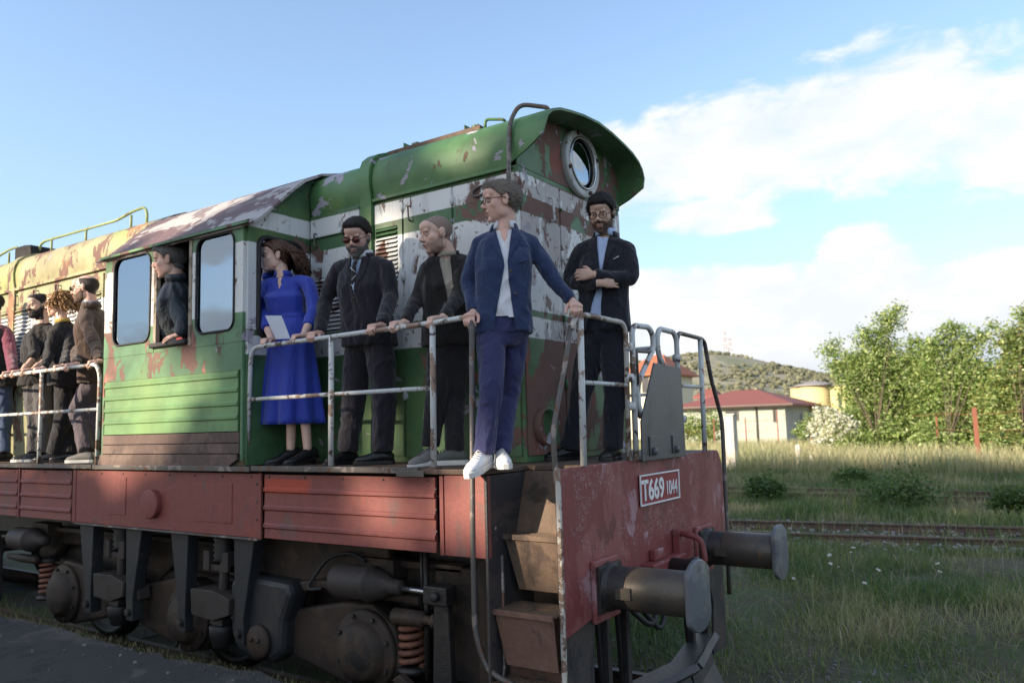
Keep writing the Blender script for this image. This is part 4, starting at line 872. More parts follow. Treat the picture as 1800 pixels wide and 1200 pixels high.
# white wild flowers
fm = None; mat('petal', (.52, .52, .49), .6, bump=0); mat('stem green', (.07, .12, .04), .7); mat('flower eye', (.5, .38, .06), .7)
for i, (px, py) in enumerate([(1452, 970), (1462, 967), (1458, 975), (1478, 972), (1485, 975), (1496, 970), (1430, 992), (1474, 996), (1544, 1001), (1520, 1024), (1428, 1012), (1395, 1016), (1648, 990), (1652, 1004), (1500, 962), (1456, 984), (1460, 990), (1614, 981), (1420, 1018), (1453, 1013)]):
    p = atz(px, py, .28)
    if fm is None:
        g = G()
        for k in range(9):
            a = 2*math.pi*k/9; d = Vector((math.cos(a), math.sin(a), .1)); q = Vector((-math.sin(a), math.cos(a), 0)); g.add([d*.006, d*.02+q*.008, d*.034, d*.02-q*.008], [(0, 1, 2, 3)], 0)
        g.ell((0, 0, .004), (.009, .009, .005), n=8, m=5, mi=1); g.tube([(0, 0, 0), (.01, .01, -.14), (.0, .02, -.30)], .0025, 5, 2); fm = mesh_of('daisy', g, ['petal', 'flower eye', 'stem green'])
    o = link('wildflower', fm); o.location = p; o.rotation_euler = (R(-35)*random.random(), R(25)*random.uniform(-1, 1), random.random()*6); s = random.uniform(.6, 1.15); o.scale = (s, s, 1)
    tag(o, 'small white daisy standing in the shaded grass before the rails', 'flower', 'white daisies in the grass before the rails')

# --- foliage
def leaves(blobs, n, size, cols, name, parent=None, origin=None, edge=.35, label=None, clump=.22):
    """leaf sized faces clustered on twigs inside a set of blobs (centre, radius xyz); shares by volume"""
    vol = np.array([b[1][0]*b[1][1]*b[1][2] for b in blobs])**.75; vol /= vol.sum(); nc = max(1, n//14); C = []
    for b, k in zip(blobs, rng.multinomial(nc, vol)):
        d = rng.normal(size=(k, 3)); d /= np.linalg.norm(d, axis=1)[:, None]; r = rng.random((k, 1))**.42*(1+rng.normal(0, .13, (k, 1))); C.append(np.array(b[0])+d*r*np.array(b[1]))
    C = np.vstack(C); shade = rng.uniform(.7, 1.3, len(C)); idx = np.repeat(np.arange(len(C)), 14); N = len(idx); mr = np.mean([b[1][0] for b in blobs])*clump
    P = C[idx]+rng.normal(0, mr, (N, 3))*np.array([1, 1, .7]); u = rng.normal(size=(N, 3)); u[:, 2] *= .5; u /= np.linalg.norm(u, axis=1)[:, None]; v = rng.normal(size=(N, 3)); v -= (v*u).sum(1)[:, None]*u; v /= np.linalg.norm(v, axis=1)[:, None]
    s = size*rng.uniform(.6, 1.3, (N, 1)); V = np.stack([P-u*s, P-v*s*.45+u*s*.1, P+u*s, P+v*s*.45+u*s*.1], 1).reshape(-1, 3); F = np.arange(N*4).reshape(-1, 4)
    cc = np.array(cols)[rng.integers(0, len(cols), N)]*shade[idx][:, None]*rng.uniform(.8, 1.2, (N, 1)); cc = np.repeat(cc, 4, 0)
    if origin is not None: V = V-np.array(origin)
    o = link(name, npmesh(name, V, F, 'leaf', False, cc), parent); return o, C
YG = [(.21, .31, .09), (.28, .36, .12), (.13, .21, .06), (.34, .39, .17)]; DG = [(.07, .13, .035), (.09, .16, .04), (.05, .10, .028)]
def px_blob(px, py, r, y, asp=1.0):
    c = at(px, py, y); m = (c-CAMP).dot(_F)/FPX*r; return (tuple(c), (m, m*1.1, m*asp))
def tree(base, blobs, n, size, cols, label, group=None, trunk=.055, name='tree', cat='tree'):
    base = Vector(base); t = thing(name, base, label, cat, group)
    cr, C = leaves(blobs, n, size, cols, 'crown', t, base); zc = sum(b[0][2] for b in blobs)/len(blobs)
    g = G(); fork = base+Vector((.1, .1, (zc-base.z)*.3)); g.tube([base-Vector((0, 0, .1)), base+(fork-base)*.5+Vector((.08, 0, 0)), fork], [trunk*1.25, trunk, trunk*.8], 9); part('trunk', g, 'bark', t)
    for b in blobs:
        e = Vector(b[0]); m = fork.lerp(e, .5)+Vector((random.uniform(-.2, .2), random.uniform(-.2, .2), .15)); g = G(); g.tube([fork, m, e], [trunk*.45, trunk*.26, trunk*.08], 7)
        for j in range(7):
            q = Vector(C[random.randrange(len(C))]); 
            if (q-e).length < max(b[1])*1.3: g.tube([m.lerp(e, random.uniform(.3, 1)), (q+e)/2, q], [trunk*.16, trunk*.1, trunk*.04], 4)
        part('limb', g, 'bark', t)
    return t
tree(atz(1540, 812, 0), [px_blob(*q) for q in [(1490, 640, 28, 38), (1458, 616, 17, 38), (1540, 610, 34, 38.5), (1562, 566, 24, 38), (1578, 545, 12, 38), (1595, 650, 48, 38.5), (1530, 680, 50, 38), (1585, 735, 50, 38), (1515, 738, 32, 37.5), (1468, 648, 13, 38), (1470, 598, 9, 38), (1520, 586, 11, 38), (1612, 600, 13, 38), (1518, 690, 32, 38), (1560, 700, 50, 38), (1540, 650, 40, 38), (1500, 655, 30, 38), (1540, 750, 42, 37.5), (1600, 780, 40, 37.5), (1540, 785, 36, 36.0), (1500, 780, 32, 36.0), (1575, 765, 34, 36.0), (1622, 668, 30, 38)]], 52000, .09, YG, 'broad yellow green tree with a raised top, left of those behind the fence', 'leafy trees behind the rusty fence')
tree(atz(1668, 815, 0), [px_blob(*q) for q in [(1690, 606, 30, 37), (1672, 580, 15, 37), (1650, 650, 44, 37.5), (1705, 668, 46, 37), (1660, 730, 50, 37), (1720, 740, 44, 36.5), (1640, 610, 18, 37), (1630, 690, 40, 37), (1640, 760, 45, 37), (1700, 770, 40, 37), (1690, 700, 45, 37), (1668, 785, 38, 35.0), (1640, 775, 32, 35.0), (1705, 780, 34, 35.0), (1735, 672, 28, 37), (1738, 705, 36, 37), (1655, 588, 11, 37), (1727, 592, 13, 37), (1746, 574, 8, 37)]], 44000, .09, YG, 'rounded yellow green tree between two taller ones behind the fence', 'leafy trees behind the rusty fence')
tree(atz(1800, 818, 0), [px_blob(*q) for q in [(1778, 600, 26, 35), (1800, 556, 20, 35), (1790, 580, 14, 35), (1790, 670, 48, 35.5), (1765, 720, 40, 35), (1822, 740, 55, 35), (1860, 640, 60, 36), (1930, 660, 70, 36), (1880, 730, 60, 35), (1750, 700, 35, 35.5), (1790, 620, 26, 35), (1760, 765, 40, 35), (1810, 780, 40, 35), (1795, 785, 36, 33.5), (1765, 785, 30, 33.5), (1830, 785, 34, 33.5)]], 46000, .09, YG+[(.22, .2, .06)], 'yellow green tree with open twigs at the right edge behind the fence', 'leafy trees behind the rusty fence')
tree(atz(1500, 808, 0)+Vector((0, 6, 0)), [px_blob(*q) for q in [(1620, 700, 70, 46), (1740, 690, 75, 46), (1530, 720, 60, 46), (1850, 690, 80, 46), (1680, 740, 70, 46)]], 16000, .12, DG+YG[:1], 'darker green hedge of trees filling in behind the sunlit ones', trunk=.12, name='tree_row', cat='trees')
tree(atz(1462, 808, 0), [px_blob(*q) for q in [(1462, 742, 26, 36), (1442, 728, 15, 36), (1492, 756, 20, 36), (1450, 772, 20, 36), (1430, 750, 12, 36)]], 5200, .075, [(.74, .74, .70), (.78, .77, .74), (.70, .70, .66), (.20, .26, .09)], 'round shrub covered in white blossom beside the rusty fence', trunk=.05, name='blossom_shrub', cat='shrub')
tree(atz(1410, 800, 0), [px_blob(*q) for q in [(1412, 758, 18, 37), (1425, 740, 12, 37)]], 1500, .07, YG, 'small light green shrub left of the white blossom shrub', trunk=.04, name='shrub', cat='shrub')
tree(atz(1235, 797, 0), [px_blob(*q) for q in [(1222, 748, 22, 46), (1252, 742, 20, 46), (1205, 760, 18, 46), (1245, 765, 22, 46)]], 3600, .10, YG, 'green garden bush in front of the red roofed house', trunk=.05, name='garden_bush', cat='bush')
for (px, py, r, h, lab, cols) in [(1585, 897, 62, .55, 'dark green leafy weed clump in the shade beyond the rails', DG+[(.12, .18, .06)]), (1790, 905, 42, .6, 'green weed clump at the right edge beyond the rails', DG+[(.12, .16, .03)]), (1345, 880, 36, .6, 'low weed clump just right of the locomotive end', DG), (1500, 852, 30, .5, 'small weed tuft on the line where sun meets shade', DG+YG[:1])]:
    b = atz(px, py, 0); m = (b-CAMP).dot(_F)/FPX*r; t = thing('weed_clump', b, lab, 'weeds')
    leaves([((b.x, b.y, m*h), (m, m, m*h*1.1)), ((b.x-m*.5, b.y, m*h*.7), (m*.5, m*.5, m*.5)), ((b.x+m*.5, b.y, m*h*.6), (m*.5, m*.5, m*.45))], 2600, .05, cols, 'foliage', t, b)
    g = G()
    for k in range(9): a = random.random()*6.3; g.tube([b, b+Vector((math.cos(a)*m*.5, math.sin(a)*m*.5, m*h*1.3))], [.012, .006], 4)
    part('stems', g, 'bark', t)

# --- fence of rusty posts and wires
A = atz(1485, 797, 0); B = atz(1722, 822, 0); Cc = B+(B-A)*1.2; L0 = atz(1383, 801, 0); L1 = atz(1203, 803, 0)
def zat(p, px, py): return at(px, py, p.y).z
fe = thing('rusty_fence', A, 'rusty wire fence with angle iron posts in front of the leafy trees', 'fence')
def fpost(p, h, w_, fe):
    g = G(); g.box((p.x-w_, p.y-w_, -.1), (p.x+w_, p.y-w_*.4, h)); g.box((p.x-w_, p.y-w_*.4, -.1), (p.x-w_*.4, p.y+w_, h)); part('post', g, 'fence rust', fe)
hA = zat(A, 1483, 727); hB = zat(B, 1717, 716)
fpost(A, hA, .10, fe); fpost(B, hB, .085, fe); fpost(Cc, hB, .085, fe)
for q in (.5, .78): p = A.lerp(B, q); fpost(p, hA*.9, .035, fe)
for q in (.28, .62, .9):
    g = G(); pts = [A.lerp(Cc, t)+Vector((0, 0, (hA+(hB-hA)*min(1, t*2.2))*q+.05*math.sin(t*37))) for t in np.linspace(0, 1, 12)]; g.tube(pts, .006 if q < .9 else .011, 5); part('wire', g, 'fence rust', fe)
fe2 = thing('mesh_fence', L1, 'low rusty wire mesh fence in front of the houses', 'fence')
for i in range(6): p = L1.lerp(A, i/5); fpost(p, zat(L0, 1383, 720)*(1 if i in (0, 3) else .85), .035, fe2)
for z in (.8, 1.5, 2.1):
    g = G(); g.tube([L1+Vector((0, 0, z)), L1.lerp(A, .3)+Vector((0, 0, z-.06)), L1.lerp(A, .6)+Vector((0, 0, z-.02)), A+Vector((0, 0, z))], .006, 4); part('wire', g, 'fence rust', fe2)
for i in range(44):
    p = L1.lerp(A, (i+.5)/44); g = G() if i == 0 else g; g.tube([p+Vector((0, 0, .1)), p+Vector((.03*random.uniform(-1, 1), 0, 2.3))], .003, 3)
mw = part('upright_wires', g, 'fence rust', fe2); mw['kind'] = 'stuff'
pp = atz(1288, 826, 0); g = G(); hp = zat(pp, 1285, 729); g.prism([(pp.x-.25, pp.y-.2), (pp.x+.21, pp.y-.2), (pp.x+.25, pp.y+.2), (pp.x-.22, pp.y+.2)], 'z', -.1, hp-.01)
cp_ = thing('concrete_pillar', pp, 'square pale concrete pillar standing in the sun right of the locomotive', 'pillar'); part('pillar_shaft', g, 'old concrete', cp_, .03); g = G(); g.box((pp.x-.28, pp.y-.23, hp-.01), (pp.x+.28, pp.y+.23, hp+.06)); part('pillar_cap', g, 'old concrete', cp_, .02)
for px, py, top, lab in ((1405, 822, 783, 'short white concrete post, left of two small ones in tall grass'), (1428, 824, 802, 'shortest white concrete post in the tall grass before the blossom shrub')):
    b = atz(px, py, 0); g = G(); h = zat(b, px, top); g.prism([(b.x-.09, b.y-.09), (b.x+.09, b.y-.09), (b.x+.08, b.y+.09), (b.x-.08, b.y+.09)], 'z', -.1, h); g.prism([(b.x-.08, b.y-.08), (b.x+.08, b.y-.08), (b.x+.03, b.y+.05), (b.x-.03, b.y+.05)], 'z', h+.001, h+.05); solid('concrete_post', g, 'old concrete', b, lab, 'post')

# --- road, wall and houses
g = G(); g.box((-60, 49, -.3), (20, 57, .02)); structure('road', g, 'pale road')
g = G(); a = at(1300, 780, 47.5); b = at(1392, 780, 47.5); g.box((a.x-6, 47.4, -.1), (b.x+4.2, 47.6, .42)); g.box((a.x-6, 47.36, .421), (b.x+4.2, 47.64, .47)); solid('low_wall', g, 'white wall', (a.x, 47.5, 0), 'low white garden wall running below the red roofed house', 'wall')
def window(px0, px1, py0, py1, y, parent, nm='window'):
    a = at(px0, py0, y); b = at(px1, py1, y); g = G(); t = .08
    for q in (((a.x, y-.05, b.z), (b.x, y+.02, b.z+t)), ((a.x, y-.05, a.z-t), (b.x, y+.02, a.z)), ((a.x, y-.05, b.z+t), (a.x+t, y+.02, a.z-t)), ((b.x-t, y-.05, b.z+t), (b.x, y+.02, a.z-t))): g.box(*q)
    w_ = part(nm, g, 'frame dark', parent); g = G(); g.box((a.x+t, y-.02, b.z+t), (b.x-t, y-.01, a.z-t)); part('pane', g, 'window dark', w_)
def hip(x0, x1, y0, y1, z0, z1, ov=.7, ridge=.35):
    g = G(); ax = (x1-x0)*ridge; ym = (y0+y1)/2; a = (x0-ov, y0-ov, z0); v = [a, (x1+ov, y0-ov, z0), (x1+ov, y1+ov, z0), (x0-ov, y1+ov, z0), (x0+ax, ym, z1), (x1-ax, ym, z1)]
    v += [(x, y, z-.18) for x, y, z in v[:4]]; g.add(v, [(0, 1, 5, 4), (1, 2, 5), (2, 3, 4, 5), (3, 0, 4), (6, 7, 1, 0), (7, 8, 2, 1), (8, 9, 3, 2), (9, 6, 0, 3), (9, 8, 7, 6)]); return g
yA = 62; a0 = at(1203, 768, yA); a1 = at(1383, 766, yA); ze = at(1300, 712, yA-.7).z
hA_ = thing('house', ((a0.x+a1.x)/2, yA, 0), 'low pale green house with a maroon hipped tile roof behind the mesh fence', 'house')
g = G(); g.box((a0.x, yA, -.2), (a1.x, yA+8, ze-.1)); part('wall', g, 'house pale green', hA_)
part('roof', hip(a0.x, a1.x, yA, yA+8, ze, at(1290, 686, yA+4).z, .9, .38), 'tile maroon', hA_)
ra = at(1240, 690, yA+4); g = hip(ra.x-.6, ra.x+1.6, yA+2.6, yA+4.8, at(1250, 696, yA+3).z, at(1255, 683, yA+3.6).z, .1, .3); part('roof_dormer', g, 'tile maroon', hA_)
window(1275, 1299, 722, 739, yA, hA_); window(1358, 1366, 719, 742, yA, hA_); window(1238, 1250, 723, 730, yA, hA_)
q = at(1330, 740, yA-.1); g = G(); g.tube([(q.x, yA-.1, 0), (q.x, yA-.1, ze-.2)], .07, 6); part('downpipe', g, 'frame dark', hA_)
g = G(); g.box((a0.x-.9, yA-1.02, ze-.12), (a1.x+.9, yA-.9, ze-.0)); part('gutter', g, 'frame dark', hA_)
yB = 84; b0 = at(1095, 650, yB); b1 = at(1168, 650, yB); zeB = at(1215, 652, yB-.7).z
hB_ = thing('house', ((b0.x+b1.x)/2, yB, 0), 'cream house with an orange tiled roof seen between the handrails', 'house')
g = G(); g.box((b0.x, yB, -.2), (b1.x, yB+9, zeB-.1)); part('wall', g, 'house cream', hB_); part('roof', hip(b0.x, b1.x, yB, yB+9, zeB, at(1130, 626, yB+4.5).z, .7, .35), 'tile orange', hB_)
window(1128, 1142, 662, 690, yB, hB_); window(1165, 1178, 662, 690, yB, hB_)
yC = 72; c0 = at(1393, 740, yC); c1 = at(1482, 740, yC); zC = at(1393, 681, yC).z
hC = thing('house', ((c0.x+c1.x)/2, yC, 0), 'yellow house with a rounded bay and flat grey roof left of the trees', 'house')
g = G(); g.box((c0.x, yC, -.2), (c1.x+3, yC+7, zC)); part('wall', g, 'house yellow', hC)
cb_ = at(1432, 700, yC); rb = (c1.x-c0.x)*.30; g = G(); g.lathe((cb_.x, yC+.2, -.2), (0, 0, 1), [(0, rb), (zC+.25, rb)], 32); part('rounded_bay', g, 'house yellow', hC)
g = G(); g.lathe((cb_.x, yC+.2, zC+.06), (0, 0, 1), [(0, rb+.35), (.10, rb+.35), (.35, rb*.6), (at(1430, 670, yC).z-zC, .1)], 24, smooth=False); part('roof', g, 'grey roof', hC); g = G(); g.box((c0.x-.15, yC-.25, zC+.001), (c1.x+3.2, yC+7.2, zC+.055)); part('parapet', g, 'grey roof', hC)
window(1472, 1480, 692, 715, yC, hC)
g = G(); d0 = at(1408, 700, 67.0); d1 = at(1480, 760, 67.0); g.box((d0.x, 67, -.1), (d1.x, 67.25, at(1410, 728, 67).z)); g.box((d0.x-.05, 66.95, at(1410, 728, 67).z+.001), (d1.x+.05, 67.3, at(1410, 728, 67).z+.1)); solid('garden_wall', g, 'white wall', (d0.x, 67, 0), 'high white garden wall in front of the yellow house', 'wall')

# --- hill with scrub, masts on its top
YH = 400.0
prof_ = [(-400, 770), (300, 745), (700, 728), (900, 700), (1000, 676), (1100, 655), (1195, 640), (1232, 630), (1270, 622), (1312, 627), (1350, 637), (1400, 648), (1460, 661), (1520, 678), (1600, 697), (1700, 712), (1850, 722), (2300, 735)]
hx = np.array([at(p, q, YH).x for p, q in prof_]); hzv = np.maximum([at(p, q, YH).z for p, q in prof_], 0.0)
def hz_(x, y):
    H = np.interp(x, hx, hzv); t = min(1, max(0, (y-130)/(YH-130))); s = t*t*(3-2*t) if y <= YH else max(0, 1-((y-YH)/260)**2)
    return H*s + (mnoise.noise(Vector((x*.02, y*.02, 1)))*5+mnoise.noise(Vector((x*.07, y*.07, 5)))*1.6)*min(1, H/12)*s*(.35 if y > YH-60 else 1)*math.sin(min(1, s)*3.0)
X = np.linspace(-900, 330, 150); Y = np.concatenate([np.linspace(130, 400, 30), np.linspace(415, 660, 10)]); V = [(x, y, hz_(x, y)-.3) for y in Y for x in X]; nX = len(X)
F = np.array([(j*nX+i, j*nX+i+1, (j+1)*nX+i+1, (j+1)*nX+i) for j in range(len(Y)-1) for i in range(nX-1)]); o = link('hill', npmesh('hill', np.array(V), F, 'hill scrub', True)); o['kind'] = 'structure'
bm = bmesh.new(); bmesh.ops.create_icosphere(bm, subdivisions=2, radius=1); bv = np.array([v.co[:] for v in bm.verts]); bf = np.array([[v.index for v in f.verts] for f in bm.faces]); bm.free(); VV = []; FF = []; CC = []; k = 0
while k < 3000:
    x = random.uniform(-230, -20); y = random.uniform(170, 405)
    if hz_(x, y) < 4 or mnoise.noise(Vector((x*.03, y*.03, 8)))+random.uniform(-.35, .35) < .02: continue
    s = random.uniform(.35, 1.25); v = bv*(1+rng.uniform(-.3, .3, (len(bv), 1)))*[s*1.2, s, s*.75]; VV.append(v+[x, y, hz_(x, y)+s*.25]); FF.append(bf+k*len(bv)); CC.append(np.tile(np.array([.20, .205, .13])*random.uniform(.75, 1.25), (len(bv), 1))); k += 1
o = link('scrub', npmesh('scrub', np.vstack(VV), np.vstack(FF), 'leaf', False, np.vstack(CC))); tag(o, 'olive green scrub dotted over the slope of the hill', 'scrub', kind='stuff')
for px, top, lab in ((1276, 582, 'taller thin red and white lattice mast, left of two on the hilltop'), (1284, 594, 'shorter lattice mast, right of two on the hilltop')):
    b = at(px, 622, YH); zt = at(px, top, YH).z; t = thing('radio_mast', (b.x, YH, b.z-1), lab, 'mast'); H = zt-b.z; n = 7
    for i in range(n):
        g = G(); z0 = b.z-1+(H+1)*i/n; z1 = b.z-1+(H+1)*(i+1)/n; r0 = 1.0*(1-.6*i/n); r1 = 1.0*(1-.6*(i+1)/n)
        for sx, sy in ((-1, -1), (1, -1), (1, 1), (-1, 1)):
            g.tube([(b.x+sx*r0, YH+sy*r0, z0), (b.x+sx*r1, YH+sy*r1, z1)], .09, 4); g.tube([(b.x+sx*r0, YH+sy*r0, z0), (b.x-sy*r1, YH+sx*r1, z1)], .06, 3)
        part('mast_section', g, 'mast red' if i % 2 == 0 else 'mast white', t)

# --- tall trees behind the platform, towards the sun: what shades the foreground
def lit(x, z):
    """where, on the locomotive's near side, the photograph shows sun"""
    if x < -5.0 and 2.0 < z < 5.2 and x > -19: return True
    for cx, cz, rx, rz in ((-4.62, 2.50, .40, .85), (-3.72, 2.55, .30, .34), (-4.1, 2.25, .5, .2), (-4.3, 3.3, .30, .8), (-3.35, 2.66, .42, .10), (-1.30, 4.88, .42, .40), (-4.3, 4.55, .75, .42), (-2.16, 3.98, .16, .30), (-2.42, 2.48, .10, .42), (-1.80, 2.3, .13, .30), (-1.33, 1.68, .15, .26), (-.62, 1.62, .15, .22), (-5.6, 4.6, .5, .5), (-2.3, 2.2, .10, .16), (-6.42, 1.19, .12, .10), (-.24, 1.55, .24, .26), (-.34, 2.02, .26, .18), (-.3, 1.14, .16, .08)):
        if ((x-cx)/rx)**2+((z-cz)/rz)**2 < 1: return True
    return False
YP = -1.35
def project(P):
    t = (YP-P[:, 1])/SD.y; return P[:, 0]+SD.x*t, P[:, 2]+SD.z*t
YT = -34.0; nt = 9; xt = np.linspace(-40, -6, nt); per = 5200
for i in range(nt):
    x0 = xt[i]; base = Vector((x0+random.uniform(-.6, .6), YT+random.uniform(-1.2, 1.2), .0)); t = thing('plane_tree', base, 'tall dense leafy tree standing behind the platform and shading the near ground', 'tree', 'tall trees behind the platform')
    w_ = (xt[1]-xt[0])*.62; Px = x0+rng.uniform(-w_, w_, per); Py = YT+rng.uniform(-2.5, 2.5, per); Pz = rng.uniform(9.0, 22.6, per); top = 21.6+.35*np.sin(Px*1.1)+rng.normal(0, .15, per)
    P = np.stack([Px, Py, Pz], 1); X_, Z_ = project(P); s = rng.uniform(.26, .40, per); ok = (Pz < top+(Py-YT)*-.3)
    for k in range(per):
        if ok[k]:
            for ax_, az_ in ((0, 0), (-.24, 0), (.24, 0), (0, .22), (0, -.22)):
                if lit(X_[k]+ax_*(s[k]/.34), Z_[k]+az_*(s[k]/.34)): ok[k] = False; break  # leaves left out so the crown's shape lets sun onto chosen patches
    P = P[ok]; s = s[ok][:, None]; N = len(P); u = rng.normal(size=(N, 3)); u[:, 1] *= .35; u /= np.linalg.norm(u, axis=1)[:, None]; v = np.cross(u, [0.1, 1, 0]); v /= np.linalg.norm(v, axis=1)[:, None]
    V = np.stack([P-u*s, P-v*s*.8, P+u*s, P+v*s*.8], 1).reshape(-1, 3)-np.array(base); cc = np.repeat(np.array(DG)[rng.integers(0, 3, N)]*rng.uniform(.7, 1.3, (N, 1)), 4, 0)
    link('crown', npmesh('crown', V, np.arange(N*4).reshape(-1, 4), 'leaf', False, cc), t)
    g = G(); g.tube([base, base+Vector((.2, 0, 6)), base+Vector((0, .2, 13)), base+Vector((.2, 0, 20))], [.42, .34, .24, .08], 9); part('trunk', g, 'bark', t)
# ================================================================== PEOPLE
def skinmat(name, col, blush=(.50, .20, .15)):
    m = bpy.data.materials.new(name); m.use_nodes = True; t = NT(m.node_tree); b = t.n['Principled BSDF']; p = t.pos()
    c = t.mix(t.noise(p, 16, 4), tuple(x*.86 for x in col), tuple(min(1, x*1.1) for x in col)); c = t.mix(t.ss(t.noise(p, 9, 2), .45, .8, 0, .16), c, blush)
    t.put(b.inputs['Base Color'], c); b.inputs['Roughness'].default_value = .48; b.inputs['Subsurface Weight'].default_value = .12; b.inputs['Subsurface Radius'].default_value = (.02, .008, .004); b.inputs['Subsurface Scale'].default_value = .6
    bn = t.new('ShaderNodeBump'); bn.inputs['Strength'].default_value = .12; bn.inputs['Distance'].default_value = .002; t.put(bn.inputs['Height'], t.noise(p, 220, 3)); t.l.new(bn.outputs[0], b.inputs['Normal']); MATS[name] = m
skinmat('skin fair', (.68, .45, .36)); skinmat('skin ruddy', (.66, .41, .33)); skinmat('skin olive', (.58, .38, .29)); skinmat('skin tanned', (.36, .21, .15))
def cloth(name, col, rough=.85, sheen=.25, bs=9, bump=.85, weave=500, spec=.25):
    m = bpy.data.materials.new(name); m.use_nodes = True; t = NT(m.node_tree); b = t.n['Principled BSDF']; p = t.pos()
    t.put(b.inputs['Base Color'], t.mix(t.noise(p, 7, 4), tuple(x*.85 for x in col), tuple(min(1, x*1.12) for x in col))); b.inputs['Roughness'].default_value = rough; b.inputs['Specular IOR Level'].default_value = spec; b.inputs['Sheen Weight'].default_value = sheen; b.inputs['Sheen Roughness'].default_value = .5
    bn = t.new('ShaderNodeBump'); bn.inputs['Strength'].default_value = bump; bn.inputs['Distance'].default_value = .03
    h = t.m('ADD', t.noise(t.pos((1, 1, .55)), bs, 2, .5, 1.2), t.m('ADD', t.m('MULTIPLY', t.noise(t.pos((1, 1, .5)), bs*2.6, 3, .5, 1.6), .33), t.m('MULTIPLY', t.noise(p, weave, 2), .03))); t.put(bn.inputs['Height'], h); t.l.new(bn.outputs[0], b.inputs['Normal']); MATS[name] = m
cloth('navy twill', (.020, .036, .095)); cloth('navy chino', (.032, .036, .105)); cloth('white cotton', (.66, .67, .72), bump=.3); cloth('sky shirt', (.40, .50, .72), bump=.3)
cloth('charcoal suit', (.020, .018, .026)); cloth('black suit', (.012, .013, .022)); cloth('black wool', (.017, .015, .016)); cloth('black trousers', (.013, .012, .015)); cloth('beige tee', (.37, .33, .27))
cloth('royal blue', (.018, .045, .38), rough=.6, bump=.45, spec=.4); cloth('brown suede', (.075, .048, .038)); cloth('chambray', (.13, .20, .38)); cloth('mauve trousers', (.085, .068, .085)); cloth('grey jeans', (.075, .07, .075)); cloth('blue jeans', (.04, .065, .13))
cloth('maroon sleeve', (.16, .03, .06)); cloth('dark quilt', (.022, .032, .045), rough=.5, spec=.5); cloth('black knit', (.018, .017, .019)); cloth('scarf print', (.42, .38, .34)); cloth('gold silk', (.45, .32, .08))
mat('shoe white', (.72, .72, .74), .5, bump=.1); mat('sole white', (.68, .67, .64), .6, bump=.05); mat('shoe grey', (.20, .19, .18), .8); mat('shoe olive', (.10, .11, .10), .8); mat('shoe black', (.012, .012, .014), .3, bump=.02); mat('lace', (.05, .05, .05), .8); mat('lace white', (.6, .6, .6), .8)
mat('hair dark', (.022, .016, .013), .5, var=.5, vs=60, bump=.8, bs=140); mat('hair black', (.012, .010, .010), .5, var=.4, vs=60, bump=.8, bs=140); mat('hair grey', (.21, .18, .155), .55, var=.5, vs=55, bump=.8, bs=140); mat('hair pepper', (.15, .14, .135), .6, var=.5, vs=55, bump=.8, bs=140)
mat('hair buzz', (.27, .20, .165), .8, var=.3, vs=120, bump=.5, bs=260); mat('stubble', (.42, .28, .225), .8, var=.35, vs=160, bump=.5, bs=260); mat('stubble dark', (.13, .085, .065), .8, var=.35, vs=160, bump=.6, bs=260)
mat('hair brown', (.085, .040, .024), .45, var=.6, vs=40, bump=.3); mat('hair blond', (.30, .17, .075), .45, var=.6, vs=40, bump=.3); mat('brow', (.04, .028, .022), .8); mat('eye white', (.55, .53, .50), .3, bump=0); mat('iris', (.02, .02, .025), .2, bump=0); mat('lip', (.45, .19, .16), .5, bump=.05); mat('lip dark', (.42, .22, .18), .5, bump=.05)
mat('acetate', (.03, .010, .008), .25, bump=0); mat('acetate black', (.012, .012, .013), .25, bump=0); mat('red lens', (.10, .012, .010), .12, bump=0, spec=.6); mat('dark lens', (.012, .012, .014), .1, bump=0, spec=.6); mat('paper', (.62, .64, .72), .8, bump=.05); mat('watch', (.02, .02, .02), .3); mat('steel', (.5, .5, .5), .3, metal=.9); mat('belt', (.05, .03, .02), .4)

def remesh(g, vox, smooth=2, wr=0.0, ws=9.0, seed=0.0):
    me = bpy.data.meshes.new('tmp'); me.from_pydata([tuple(v) for v in g.v], [], g.f); o = bpy.data.objects.new('tmp', me); COL.objects.link(o)
    md = o.modifiers.new('r', 'REMESH'); md.mode = 'VOXEL'; md.voxel_size = vox; md.adaptivity = 0
    dg = bpy.context.evaluated_depsgraph_get(); ev = o.evaluated_get(dg); m2 = ev.to_mesh(); n = len(m2.vertices)
    v = np.empty(n*3, dtype=np.float32); m2.vertices.foreach_get('co', v); v = v.reshape(-1, 3).astype(float); q = np.empty(len(m2.loops), dtype=np.int32); m2.loops.foreach_get('vertex_index', q); f = q.reshape(-1, 4)
    ev.to_mesh_clear(); bpy.data.objects.remove(o); bpy.data.meshes.remove(me)
    e = np.concatenate([f[:, [0, 1]], f[:, [1, 2]], f[:, [2, 3]], f[:, [3, 0]]])
    for _ in range(smooth):
        acc = np.zeros_like(v); cnt = np.zeros(len(v)); np.add.at(acc, e[:, 0], v[e[:, 1]]); np.add.at(cnt, e[:, 0], 1); np.add.at(acc, e[:, 1], v[e[:, 0]]); np.add.at(cnt, e[:, 1], 1); v = v*.45+.55*acc/cnt[:, None]
    if wr:
        nn = vnorm(v, f); d = np.array([mnoise.noise(Vector((p[0]*ws+seed, p[1]*ws, p[2]*ws*.55+1.7*mnoise.noise(Vector((p[0]*4, p[1]*4+seed, p[2]*4)))))) for p in v]); d = 1-2*np.abs(d)-.5; v = v+nn*(d*wr)[:, None]
    return v, f
